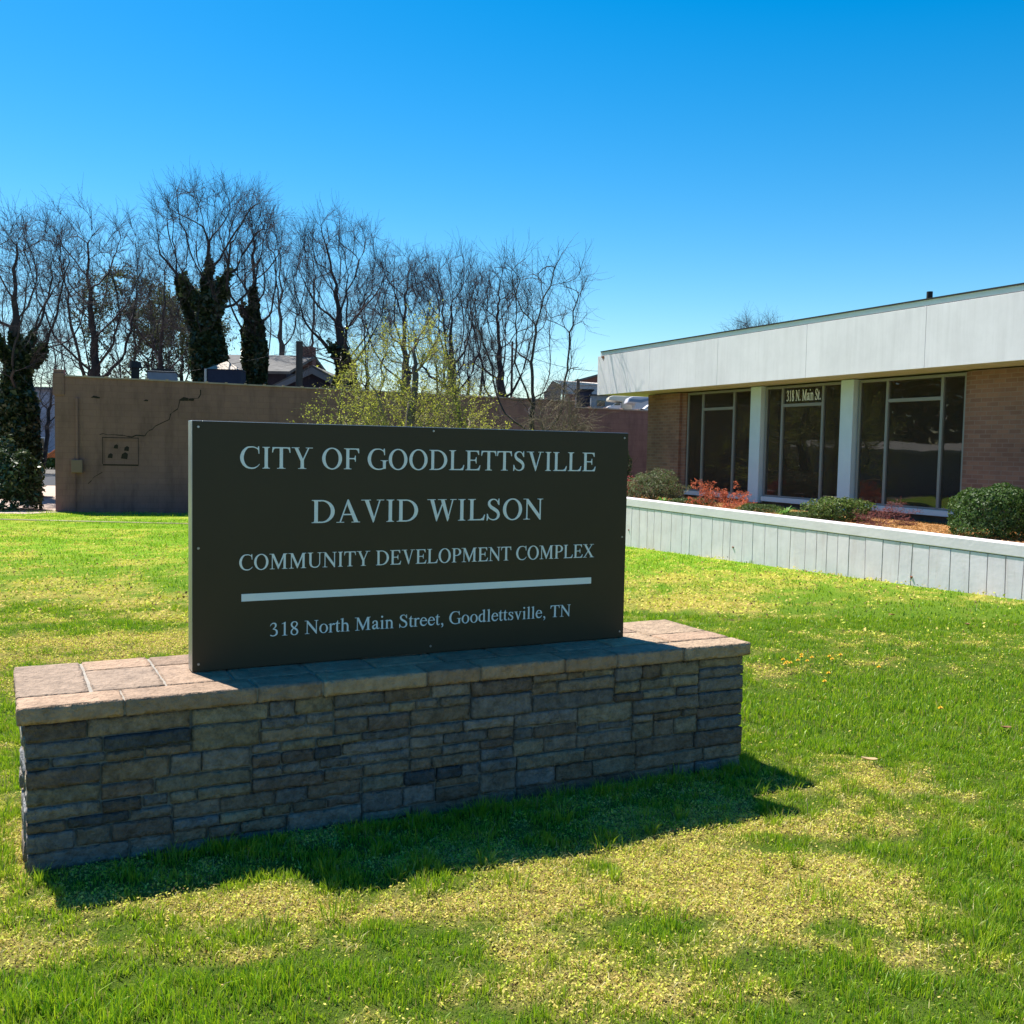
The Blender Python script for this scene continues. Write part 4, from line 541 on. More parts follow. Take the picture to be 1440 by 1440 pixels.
# ------------------------------------------------------------------ plants
def leaf_quads(P, size, cols, flat=.0, asp=.55, nrm=None):
    n = len(P); N0 = rng.normal(size=(n, 3)) if nrm is None else nrm+rng.normal(size=(n, 3))*.55
    N0[:, 2] += flat; N0 /= np.linalg.norm(N0, axis=1)[:, None]; a = np.cross(N0, rng.normal(size=(n, 3))); a /= np.linalg.norm(a, axis=1)[:, None]; b = np.cross(N0, a)
    s = (size*(.6+.8*rng.random(n)))[:, None]; Q = np.stack([P-a*s, P+b*s*asp, P+a*s, P-b*s*asp], 1).reshape(-1, 3); i = np.arange(n)*4
    return Q, np.stack([i, i+1, i+2, i+3], -1), np.repeat(cols, 4, 0)
def shade(c, n, var=.45): c = np.array(c); return np.clip(c*(1-var+2*var*rng.random((n, 1))), 0, 1)
def tubes(B, name, m, parent, k=3):
    """B list of (pts (M,N,3), rad (M,N), sides)"""
    V = []; Fq = []; n0 = 0
    for P, r, kk in B:
        M_, N = P.shape[:2]; T = np.gradient(P, axis=1); T /= np.linalg.norm(T, axis=2)[..., None]+1e-9
        ref = np.where(np.abs(T[..., 2:3]) > .9, np.array([1., 0, 0]), np.array([0, 0, 1.])); a = np.cross(T, ref); a /= np.linalg.norm(a, axis=2)[..., None]+1e-9; b = np.cross(T, a)
        th = np.arange(kk)*2*math.pi/kk; ring = P[:, :, None]+(a[:, :, None]*np.cos(th)[:, None]+b[:, :, None]*np.sin(th)[:, None])*r[:, :, None, None]
        V.append(ring.reshape(-1, 3)); I = n0+np.arange(M_*N*kk).reshape(M_, N, kk); J = np.roll(I, -1, 2)
        Fq.append(np.stack([I[:, :-1], J[:, :-1], J[:, 1:], I[:, 1:]], -1).reshape(-1, 4)); n0 += M_*N*kk
    return mesh_np(name, np.concatenate(V), [np.concatenate(Fq)], m, parent=parent, smooth=True)
def level(S, D, L, r0, r1, N, wig, trop, g):
    M_ = len(S); P = np.zeros((M_, N, 3)); P[:, 0] = S; d = D.copy(); st = (L/(N-1))[:, None]; bias = g.normal(size=(M_, 3))*wig*.4
    for i in range(1, N):
        d = d+g.normal(size=(M_, 3))*wig+bias; d[:, 2] += trop; d /= np.linalg.norm(d, axis=1)[:, None]; P[:, i] = P[:, i-1]+d*st
    t = np.linspace(0, 1, N); return P, r0[:, None]*(1-t)+r1[:, None]*t
def spawn(P, Rr, L, K, ang, tmin, ratio, g, tip=True):
    M_, N = P.shape[:2]; out = []
    for k in range(K):
        t = tmin+(1-tmin)*(k+g.random(M_))/K; 
        if tip and k == K-1: t = np.ones(M_)
        x = t*(N-1); i = np.minimum(x.astype(int), N-2); f = (x-i)[:, None]; ar = np.arange(M_)
        S = P[ar, i]*(1-f)+P[ar, i+1]*f; T = P[ar, i+1]-P[ar, i]; T /= np.linalg.norm(T, axis=1)[:, None]+1e-9
        q = g.normal(size=(M_, 3)); q -= (q*T).sum(1)[:, None]*T; q /= np.linalg.norm(q, axis=1)[:, None]
        a = (ang*(.7+.6*g.random(M_)))[:, None] if not (tip and k == K-1) else (ang*.35*np.ones(M_))[:, None]
        D = T*np.cos(a)+q*np.sin(a); rr = Rr[ar, i]*(1-f[:, 0])+Rr[ar, i+1]*f[:, 0]
        out.append((S, D, L*ratio*(1.15-.55*t)*(.7+.6*g.random(M_)), rr))
    return [np.concatenate(c) for c in zip(*out)]
def bare_tree(name, label, base, height, width, seed, group=None, trunk=.28, r=.3, leaders=4, K=(7, 7, 6, 4), ang=.80, lang=.5, wig=.17, trop=.012, barkm=None, twigm=None, ivy=0, ivy_h=.45, leaves=0, leafc=None, leafs=.05, lean=0, cat='tree', minr=.0065, ivyr=.35):
    root = thing(name, label, cat, base, 0, group)
    def grow(fac, K):
        g = np.random.default_rng(seed)
        P, Rr = level(np.array([[0., 0, -.3]]), np.array([[lean, 0, 1.]]), np.array([trunk*10.]), np.array([r*1.25]), np.array([r*.8]), 8, .06, .02, g); lv = [(P, Rr, 9)]
        big = [(P, Rr)]
        S, D, L, rr = spawn(P, Rr, np.array([7.0]), leaders, lang*fac, .62, 1.0, g); r0 = rr*.66
        for li, k in enumerate(list(K)+[0]):
            N = (10, 8, 7, 5, 4)[min(li, 4)]; r1 = np.maximum(r0*.28, minr*.6); P, Rr = level(S, D, L, r0, r1, N, wig*(1+.15*li)*(.45+.55*fac), trop, g); lv.append((P, Rr, (7, 5, 4, 3, 3)[min(li, 4)]))
            if li == 0: big.append((P, Rr))
            if not k: break
            S, D, L, rr = spawn(P, Rr, L, k, ang*fac, .36 if li == 0 else .2, .56, g); r0 = np.maximum(rr*.62, minr)
        return lv, big, g
    def aniso(fac):
        lv = grow(fac, K[:2])[0]; q = np.concatenate([p.reshape(-1, 3) for p, _, _ in lv]); return math.log((width/2/np.percentile(np.abs(q[:, :2]-q[:, :2].mean(0)), 97.5))/(height/q[:, 2].max()))
    fac = min((.3, .4, .5, .6, .7, .85, 1., 1.2, 1.4), key=lambda f: abs(aniso(f)))
    lv, big, g = grow(fac, K)
    allp = np.concatenate([p.reshape(-1, 3) for p, _, _ in lv]); zmax = np.percentile(allp[:, 2], 99.97); hw = np.percentile(np.abs(allp[:, :2]-allp[:, :2].mean(0)), 97.5)
    sc = np.array([width/2/hw, width/2/hw, height/zmax]); lv = [(p*sc, q, k) for p, q, k in lv]; big = [(p*sc, q) for p, q in big]
    tubes(lv[:3], 'trunk', barkm or M_bark, root); tubes(lv[3:], 'crown', twigm or M_twig, root)
    if leaves:
        src = np.concatenate([p.reshape(-1, 3) for p, _, _ in lv[-2:]]); q = src[g.integers(len(src), size=leaves)]+g.normal(size=(leaves, 3))*leafs*1.2
        V, Fq, Cc = leaf_quads(q, leafs*np.ones(leaves), shade(leafc, leaves)); mesh_np('leaves', V, [Fq], M_bud, parent=root, col=Cc)
    if ivy:
        Pv = []; 
        for (p, q), wt in zip(big, (1.6, 1.0)):
            for b in range(len(p)):
                L_ = p[b]; m_ = L_[:, 2] < height*ivy_h*(1 if b % 2 == 0 or wt > 1 else .8)
                nn = int(ivy*wt/(1 if wt > 1 else len(p))); t = g.random(nn)*(len(L_)-1); i = t.astype(int).clip(0, len(L_)-2); f = (t-i)[:, None]; c = L_[i]*(1-f)+L_[i+1]*f
                c = c[c[:, 2] < height*ivy_h*(.8+.3*g.random(len(c)))]; fall = np.clip(1.15-c[:, 2]/(height*ivy_h), .25, 1)
                lump = .6+.7*(vn3(c*1.0+seed, 1.3)*.5+.5); a = g.random(len(c))*6.28; rr = (.08+ivyr*fall*lump)*np.sqrt(.35+.65*g.random(len(c)))*(1.3 if wt > 1 else .8)
                Pv.append(c+np.stack([np.cos(a)*rr, np.sin(a)*rr, g.normal(0, .12, len(c))], -1))
        Pv = np.concatenate(Pv); V, Fq, Cc = leaf_quads(Pv, .12*np.ones(len(Pv)), shade((.030, .048, .016), len(Pv)), flat=.3, asp=.8); mesh_np('ivy', V, [Fq], M_ivy, parent=root, col=Cc)
    return root
def sc_tree(name, label, base, height, width, seed, group=None, zb=.3, fork=.22, r0=None, natt=420, cat='tree', stems=1, step=None, barkm=None, twigm=None, ivy=0, ivy_h=.5, ivyr=.5, leaves=0, leafc=None, leafs=.05, twl=1.05, ntw=4, peak=.62, power=.5, lean=0., minr=.0055, tipr=.0095, up=.16, mom=1.0, drop=0., lump=.3):
    """limbs grown towards points scattered through the crown's volume, then fans of twigs on every outer limb"""
    g = np.random.default_rng(seed); root = thing(name, label, cat, base, 0, group); st = step or height*.026; H = height; Wd = width
    t = g.random(natt*6); ph = g.random(natt*6)*2*math.pi; f = np.where(t < peak, np.sqrt(np.clip(t/peak, 0, 1)*.86+.14), np.sqrt(np.clip(1-((t-peak)/(1-peak))**2, 0, 1)))
    keep = g.random(natt*6) < f**2; t, ph, f = t[keep][:natt], ph[keep][:natt], f[keep][:natt]; n = len(t); rr = Wd/2*.90*f*g.random(n)**power*(1+lump*vn3(np.stack([np.cos(ph)*1.3, np.sin(ph)*1.3, t*2.5], -1)+seed))
    A = np.stack([np.cos(ph)*rr+lean*H*t, np.sin(ph)*rr, H*(zb+(1-zb)*t*.93)+H*.05*vn3(np.stack([np.cos(ph), np.sin(ph), 0*t], -1)*1.7+seed*2)], -1)
    N = []; par = []; dirs = []
    for q in range(stems):
        a0 = 2*math.pi*q/stems+g.random(); out = (.0 if stems == 1 else .55*(.4+.6*g.random())); d = np.array([math.cos(a0)*out+lean, math.sin(a0)*out, 1.]); d /= np.linalg.norm(d); p = np.array([math.cos(a0), math.sin(a0), 0])*(0 if stems == 1 else Wd*.03)+np.array([0, 0, -.25]); pr = -1
        k = max(3, int((fork*H*(.7+.5*g.random() if stems > 1 else 1)+.25)/st))
        for i in range(k): N.append(p.copy()); par.append(pr); dirs.append(d.copy()); pr = len(N)-1; d = d+g.normal(0, .05, 3); d /= np.linalg.norm(d); p = p+d*st
    N = [np.array(x) for x in N]; P = np.array(N); D = np.array(dirs); par = list(par)
    dd = np.linalg.norm(A[:, None]-P[None], axis=2); near = dd.argmin(1); dist = dd.min(1); alive = np.ones(n, bool)
    for it in range(140):
        al = np.where(alive)[0]
        if len(al) == 0: break
        vec = A[al]-P[near[al]]; ln = np.linalg.norm(vec, axis=1)[:, None]+1e-9; acc_ = np.zeros_like(P); np.add.at(acc_, near[al], vec/ln); act = np.unique(near[al])
        d = acc_[act]; d /= np.linalg.norm(d, axis=1)[:, None]+1e-9; d = d+mom*D[act]+g.normal(0, .09, d.shape); d[:, 2] += up; d /= np.linalg.norm(d, axis=1)[:, None]
        new = P[act]+d*st; gap = np.linalg.norm(new[:, None]-P[None], axis=2); bad = gap.min(1) < st*.62
        if bad.any(): alive[al[np.isin(near[al], act[bad])]] = False; al = np.where(alive)[0]; act, d, new = act[~bad], d[~bad], new[~bad]
        if len(act) == 0 or len(al) == 0: break
        base_n = len(P); P = np.vstack([P, new]); D = np.vstack([D, d]); par += list(act)
        dn = np.linalg.norm(A[al][:, None]-new[None], axis=2); j = dn.argmin(1); m = dn.min(1); up_ = m < dist[al]; near[al[up_]] = base_n+j[up_]; dist[al[up_]] = m[up_]
        alive[al] = dist[al] > st*1.15
        if len(P) > 7000: break
    par = np.array(par); nn = len(P); rad = np.zeros(nn); kids = [[] for _ in range(nn)]
    for i in range(nn-1, -1, -1):
        rad[i] = max(rad[i], 0)**(1/2.35) if rad[i] > 0 else tipr
        if par[i] >= 0: rad[par[i]] += rad[i]**2.35; kids[par[i]].append(i)
    k0 = (r0/rad[0]) if r0 else 1; w_ = np.clip((rad-tipr)/(rad.max()-tipr+1e-9), 0, 1); rad = rad*(1+(k0-1)*w_)
    S_ = P.copy()
    for _ in range(2):
        ok = par >= 0; avg = P.copy(); cnt = np.ones(nn); np.add.at(avg, par[ok], P[ok]); np.add.at(cnt, par[ok], 1); avg[ok] += P[par[ok]]; cnt[ok] += 1; P = np.where((cnt > 1)[:, None], avg/cnt[:, None], P)
    chains = {}; starts = [i for i in range(nn) if par[i] < 0]; stack = list(starts)
    while stack:
        i = stack.pop(); ch = ([par[i]] if par[i] >= 0 else [])+[i]; c = i
        while kids[c]: ks = sorted(kids[c], key=lambda q: -rad[q]); stack += ks[1:]; c = ks[0]; ch.append(c)
        chains.setdefault(len(ch), []).append(ch)
    big, thin = [], []
    for L_, cl in chains.items():
        if L_ < 2: continue
        cl = np.array(cl); rr_ = rad[cl].copy()
        head = par[cl[:, 1]] == cl[:, 0] if L_ > 1 else None
        rr_[:, 0] = np.where(head, np.minimum(rr_[:, 0], rr_[:, 1]*1.1), rr_[:, 0]); rr_[:, -1] *= .6; th = rr_.max(1) > .055
        if th.any(): big.append((P[cl[th]], rr_[th], 8))
        if (~th).any(): thin.append((P[cl[~th]], rr_[~th], 4))
    tips = np.where(rad < tipr*2.3)[0]; src = tips[g.random(len(tips)) < .8]; M_ = len(src)
    S = np.repeat(P[src], ntw, 0); Dd = np.repeat(D[src], ntw, 0)+g.normal(0, .42, (M_*ntw, 3)); Dd[:, 2] += .4-drop; Dd /= np.linalg.norm(Dd, axis=1)[:, None]
    tl = twl*(.4+.8*g.random(len(S))); Pt, Rt = level(S, Dd, tl, np.full(len(S), minr*1.25), np.full(len(S), minr*.7), 5, .13, .02-drop*.2, g); thin.append((Pt, Rt, 3))
    S2, D2, L2, r2 = spawn(Pt, Rt, tl, 3, .6, .25, .5, g); P2, R2 = level(S2, D2, L2, np.full(len(S2), minr*.85), np.full(len(S2), minr*.5), 3, .12, .02-drop*.2, g); thin.append((P2, R2, 3))
    if not big: big = [thin.pop(0)]
    tubes(big, 'trunk', barkm or M_bark, root); tubes(thin, 'crown', twigm or M_twig, root)
    if leaves:
        src = np.concatenate([Pt.reshape(-1, 3), P2.reshape(-1, 3)]); q = src[g.integers(len(src), size=leaves)]+g.normal(size=(leaves, 3))*leafs*1.1
        V, Fq, Cc = leaf_quads(q, leafs*np.ones(leaves), shade(leafc, leaves)); mesh_np('leaves', V, [Fq], M_bud, parent=root, col=Cc)
    if ivy:
        wz = np.where((rad > .07) & (P[:, 2] < H*ivy_h), rad**.35, 0); pk = g.choice(nn, size=ivy, p=wz/wz.sum()); c = P[pk]+(P[np.maximum(par[pk], 0)]-P[pk])*g.random((ivy, 1))
        fall = np.clip(1.2-c[:, 2]/(H*ivy_h), .28, 1); lm = .25+1.35*(vn3(c+seed, 1.3)*.5+.5)**1.3; a = g.random(ivy)*6.28; rq = rad[pk]+ivyr*fall*lm*np.clip(rad[pk]/.25, .35, 1)*np.sqrt(g.random(ivy)); kp = c[:, 2] < H*ivy_h*(.75+.3*g.random(ivy))
        Pv = (c+np.stack([np.cos(a)*rq, np.sin(a)*rq, g.normal(0, .15, ivy)], -1))[kp]; V, Fq, Cc = leaf_quads(Pv, .11*np.ones(len(Pv)), shade((.034, .052, .016), len(Pv)), flat=.3, asp=.8); mesh_np('ivy', V, [Fq], M_ivy, parent=root, col=Cc)
    return root
def tree_at(px, topy, y, wpx, **kw):
    x = (px-720)/F*y; top = at_y(px, topy, y)[2]; b = float(gz(x, y)); return dict(base=(x, y, b), height=top-b, width=wpx/F*y, **kw)
GT = 'bare trees behind the brown building'
def T(label, px, topy, y, wpx, seed, **kw): d = tree_at(px, topy, y, wpx); return sc_tree('bare_tree', label, d['base'], d['height'], d['width'], seed, group=GT, **kw)
T('ivy-clad forked bare tree at the left edge beyond the dark bush', 30, 288, 40, 215, 11, r0=.50, fork=.16, zb=.36, ivy=20000, ivy_h=.58, ivyr=.32, natt=570)
T('wide many-limbed bare tree left of the olive leafing tree', 128, 280, 47, 225, 12, r0=.42, fork=.20, zb=.32, natt=780)
T('slim bare tree whose crown overlaps the olive tree on its right', 232, 335, 55, 150, 13, r0=.26, fork=.2, zb=.3, natt=495)
T('tallest bare tree with its trunk swallowed in thick ivy', 288, 243, 46, 215, 14, r0=.60, fork=.42, zb=.50, natt=720, ivy=30000, ivy_h=.74, ivyr=.42, peak=.7)
T('bare tree with ivy column leaning right beside the tallest tree', 345, 272, 49, 130, 15, r0=.42, fork=.34, zb=.45, ivy=15000, ivy_h=.70, ivyr=.30, lean=.04, natt=495)
T('bare multi-stemmed tree rising behind the grey shingled roof', 402, 290, 62, 145, 16, r0=.17, fork=.16, zb=.30, stems=3, barkm=M_barkl, natt=630)
T('broad round-crowned bare tree with ivy above the chimney', 468, 280, 50, 190, 17, r0=.46, fork=.34, zb=.40, ivy=24000, ivy_h=.50, ivyr=.45, natt=840)
T('pale bare tree right of the round-crowned ivy tree', 563, 342, 56, 155, 18, r0=.30, fork=.28, zb=.40, barkm=M_barkl, natt=630)
T('dark gnarled bare tree above the yellow-green shrub', 632, 348, 50, 150, 19, r0=.34, fork=.28, zb=.38, natt=630)
T('bare tree with tangled top near the thin wire pole', 697, 358, 52, 135, 20, r0=.30, fork=.28, zb=.36, natt=570)
T('low twiggy bare tree between the grey roof and the leafing shrub', 510, 385, 66, 110, 21, r0=.2, natt=390)
T('low bare thicket tree far behind the ivy-clad tree at the left edge', 50, 435, 70, 130, 22, r0=.16, stems=4, fork=.1, zb=.2, natt=450)
T('small bare tree whose fine crown shows above the white office roof', 1056, 438, 62, 95, 23, r0=.2, natt=450)
T('short bare tree low behind the wall right of the gnarled tree', 662, 455, 60, 100, 24, r0=.14, stems=3, fork=.1, zb=.25, natt=330)
d = tree_at(748, 350, 29, 200); sc_tree('bare_tree', 'thin spreading bare tree in front of the brown wall, right of the green shrub', d['base'], d['height'], d['width'], 31, group=GT, r0=.10, fork=.12, zb=.2, natt=190, stems=1, tipr=.009, minr=.004, twl=.8, ntw=2, peak=.8, power=.4)
for px, ty_, y, w_, sd, lb in ((190, 372, 72, 150, 41, 'olive evergreen-looking tree with fine foliage behind the bare limbs'), (255, 395, 70, 130, 42, 'smaller olive foliage tree beside the thick ivy trunk')):
    d = tree_at(px, ty_, y, w_); sc_tree('leafing_tree', lb, d['base'], d['height'], d['width'], sd, group='olive trees behind the bare ones', r0=.3, fork=.12, zb=.2, leaves=15000, leafc=(.065, .075, .02), leafs=.08, natt=420)
d = tree_at(572, 432, 25.5, 310); sc_tree('leafing_shrub', 'tall airy shrub with fresh yellow-green leaves in front of the brown wall', d['base'], d['height'], d['width'], 51, cat='shrub', r0=.05, stems=9, fork=.10, zb=.12, natt=300, peak=.16, barkm=M_barkl, twigm=M_twigl, tipr=.008, minr=.0035, twl=.75, ntw=3, leaves=25000, leafc=(.38, .38, .055), leafs=.024, power=.55, mom=.6, lump=.45)
d = tree_at(785, 530, 27.5, 110); sc_tree('bare_shrub', 'leafless pale-twigged shrub drooping before the brown wall by the sign corner', d['base'], d['height'], d['width'], 52, cat='shrub', r0=.03, stems=6, fork=.15, zb=.2, natt=110, tipr=.007, minr=.004, twl=.7, ntw=3, drop=.5, barkm=M_twigl, twigm=M_twigl)

def bush(name, label, pos, rad, n, size, col, cat='shrub', group=None, asp=.55, lump=.25, stems=14, m=None, col2=None, p2=.2, fill=.45, stemm=None, boxy=2.0):
    root = thing(name, label, cat, pos, 0, group); u = rng.normal(size=(n, 3)); u /= (np.abs(u)**boxy).sum(1)[:, None]**(1/boxy); u[:, 2] = np.where(u[:, 2] < -.55, -u[:, 2], u[:, 2])
    rr = (1-fill*rng.random(n)**2.2)*(1+lump*vn3(u*1.0+pos[0], 2.6)+lump*.5*vn3(u+pos[1], 6)); P = u*rr[:, None]*np.array(rad)+np.array([0, 0, rad[2]*.62]); P[:, 2] = np.maximum(P[:, 2], .01)
    c = shade(col, n); 
    if col2 is not None: c = np.where(rng.random((n, 1)) < p2, shade(col2, n), c)
    V, Fq, Cc = leaf_quads(P, size*np.ones(n), c, asp=asp, nrm=u*.5); mesh_np('foliage', V, [Fq], m or M_leaf, parent=root, col=Cc)
    g = rng; S = np.zeros((stems, 3)); a = g.random(stems)*6.28; D = np.stack([np.cos(a)*.7*rad[0]/rad[2], np.sin(a)*.7*rad[1]/rad[2], np.ones(stems)], -1); D /= np.linalg.norm(D, axis=1)[:, None]
    P2, R2 = level(S, D, np.full(stems, rad[2]*1.45), np.full(stems, .012), np.full(stems, .004), 6, .15, 0, g); tubes([(P2, R2, 4)], 'stems', stemm or M_bark, root); return root
p = on_ground(18, 716); bush('evergreen_shrub', 'big dark glossy-leaved evergreen bush at the left edge beside the brown building', (p[0]-.3, p[1]-.3, p[2]), (1.35, 1.2, 1.25), 9000, .085, (.035, .06, .018), m=M_ivy, lump=.3, asp=.4, col2=(.16, .17, .08), p2=.10)
def bedp(px, off): W = bedw(px, off); return (W[0], W[1], bed_z(W))
bush('boxwood', 'large clipped dark green boxwood at the right edge of the bed', bedp(1404, 1.02), (.68, .62, .50), 16000, .022, (.055, .11, .018), lump=.16, boxy=2.6, col2=(.12, .18, .05), p2=.12)
bush('round_shrub', 'low rounded mid-green shrub left of the red-twigged barberry', bedp(1182, .90), (.58, .45, .27), 7000, .022, (.11, .17, .03), lump=.3, boxy=2.3, col2=(.2, .2, .06), p2=.15)
bush('juniper', 'feathery grey-green shrub at the left end of the flower bed', bedp(919, 1.0), (.66, .55, .42), 8000, .034, (.12, .16, .06), asp=.2, lump=.5, col2=(.16, .12, .07), p2=.3)
p = bedp(888, 2.2); bush('juniper', 'upright dark green conifer shrub half hidden behind the sign board', (p[0]-.25, p[1]+2.3, p[2]), (.45, .45, .85), 7000, .045, (.05, .085, .035), asp=.25, lump=.35)
bush('red_shrub', 'small bright red-leaved shrub peeping out at the sign edge', bedp(886, 1.0), (.28, .3, .30), 1600, .022, (.34, .045, .05), lump=.3)
for px, off, rad, lb in ((972, .85, (.55, .35, .10), 'flat green ground-cover mat left of the orange shrub'), (1072, .85, (.50, .35, .12), 'flat green ground-cover mat left of the strap-leaved clump'), (1135, .75, (.35, .3, .08), 'flat green ground-cover mat right of the strap-leaved clump')):
    bush('ground_cover_plant', lb, bedp(px, off), rad, 4500, .022, (.075, .12, .025), cat='plant', group='green mats in the flower bed', asp=.25, lump=.25, stems=4)
def twiggy(name, label, pos, rad, seed, col, leafn, leafs, tw, K=(5, 4, 3)):
    r0 = bare_tree(name, label, pos, rad[2], rad[0]*2, seed, cat='shrub', r=.006, leaders=16, lang=.75, ang=.5, K=K, wig=.12, trunk=.03, minr=.0022, barkm=tw, twigm=tw, leaves=leafn, leafc=col, leafs=leafs); return r0
tw_red = mat('red_twig', (.20, .07, .06), .8); tw_o = mat('brown_twig', (.24, .12, .07), .85)
twiggy('orange_shrub', 'wispy shrub with orange and red new leaves before the first window', bedp(1014, 1.0), (.66, .6, .60), 61, (.52, .13, .06), 5200, .015, tw_o)
twiggy('barberry', 'dark red leafless barberry tangle right of the round green shrub', bedp(1238, .95), (.64, .6, .50), 62, (.22, .05, .05), 1500, .010, tw_red, K=(6, 5, 3))
def strap(label, pos, r, n, col, seed):
    g = np.random.default_rng(seed); root = thing('strap_leaf_plant', label, 'plant', pos, 0, 'strap-leaved green clumps'); 
    a = g.random(n)*6.28; L = r*(.7+.5*g.random(n)); up = .45+.5*g.random(n); N = 5; V = []; Fq = []
    for i in range(n):
        d = np.array([math.cos(a[i]), math.sin(a[i]), 0]); s = np.array([-d[1], d[0], 0])*.011
        for j in range(N):
            t = j/(N-1); p = d*L[i]*t*(1-up[i]*.4)+np.array([0, 0, L[i]*(1.35*up[i]*t-.75*t*t)+.02])+g.normal(0, .002, 3); w_ = 1-t**2*.9; V += [p-s*w_, p+s*w_]
            if j: b = len(V)-4; Fq.append((b, b+1, b+3, b+2))
    mesh_np('leaves', V, [np.array(Fq)], M_leaf, parent=root, col=shade(col, len(V), .25)); return root
strap('bright green strap-leaved clump below the second window', bedp(1106, .62), .34, 90, (.13, .30, .04), 1)
strap('tiny bright green leafy clump at the foot of the grey-green shrub', bedp(932, .5), .20, 70, (.16, .36, .05), 2)
# dandelions
def dandelion(pos, label, src=None):
    if src:
        r = src.copy(); COL.objects.link(r); r.location = pos; r['label'] = label
        for ch in src.children: c = ch.copy(); COL.objects.link(c); c.parent = r
        return r
    root = thing('dandelion', label, 'flower', pos, 0, 'yellow dandelions in the lawn right of the plinth')
    MB().cyl((0, 0, -.02), (.004, 0, .062), .0018, .0015, 6).build('stalk', mat('stalk', (.15, .25, .05), .7), root)
    m = MB()
    for k in range(3):
        for i in range(14):
            a = 2*math.pi*(i+k*.33)/14; r = (.017, .013, .008)[k]; z = .062+.003*k; d = Vector((math.cos(a), math.sin(a), 0)); s = Vector((-d.y, d.x, 0))*.0028
            b = Vector((.004, 0, z)); t = b+d*r+Vector((0, 0, .004+.003*k)); m.quad(b-s*.3, t-s, t+s, b+s*.3)
    m.build('flower_head', mat('dandelion_yellow', (.72, .46, .02), .6), root); return root
dp = [(1100, 940), (1106, 944), (1112, 945), (1122, 941), (1126, 936), (1134, 942), (1127, 933), (1142, 937), (1166, 935), (1169, 939), (1181, 933), (1165, 960), (1160, 972), (1104, 946), (1321, 1011), (1235, 951)]
src = None
for i, (a, b) in enumerate(dp):
    g = on_ground(a, b); lb = 'yellow dandelion head in the patch of lawn right of the plinth'
    if i == 14: lb = 'single yellow dandelion alone in the green grass at far right'
    if i == 15: lb = 'yellow dandelion set apart to the right of the dandelion patch'
    o = dandelion((g[0], g[1], g[2]), lb, src); src = src or o; o.rotation_euler[2] = i*1.3; o.scale = (1.2,)*3
# fallen leaves
M_dead = mat('dead_leaf', (.28, .14, .07), .9, noise=.3, nscale=60)
for a, b, s, rz, lb in ((1414, 1031, .05, .4, 'curled brown dead leaf lying in green grass at the right'), (1360, 883, .07, 1.1, 'brown dead leaf farther back near the retaining wall'), (1254, 869, .06, 2., 'small brown dead leaf behind the right part of the lawn'), (1222, 1077, .055, .1, 'pale tan flat fallen bark flake on the dry lawn patch')):
    g = on_ground(a, b); m = MB(); nseg = 8; pts = []
    for i in range(nseg+1): t = i/nseg*2-1; pts.append((t*s, .42*s*math.sqrt(max(0, 1-t*t)), .25*s*t*t))
    for i in range(nseg):
        (x0, w0, z0), (x1, w1_, z1) = pts[i], pts[i+1]; m.quad((x0, 0, z0), (x1, 0, z1), (x1, w1_, z1+w1_*.5), (x0, w0, z0+w0*.5)); m.quad((x0, -w0, z0+w0*.5), (x1, -w1_, z1+w1_*.5), (x1, 0, z1), (x0, 0, z0))
    o = m.build('fallen_leaf' if 'leaf' in lb else 'bark_flake', M_dead if 'flake' not in lb else mat('flake', (.55, .38, .2), .9), loc=(g[0], g[1], g[2]+.035)); o.rotation_euler = (0, .1, rz); tag(o, lb, 'leaf' if 'leaf' in lb else 'bark')

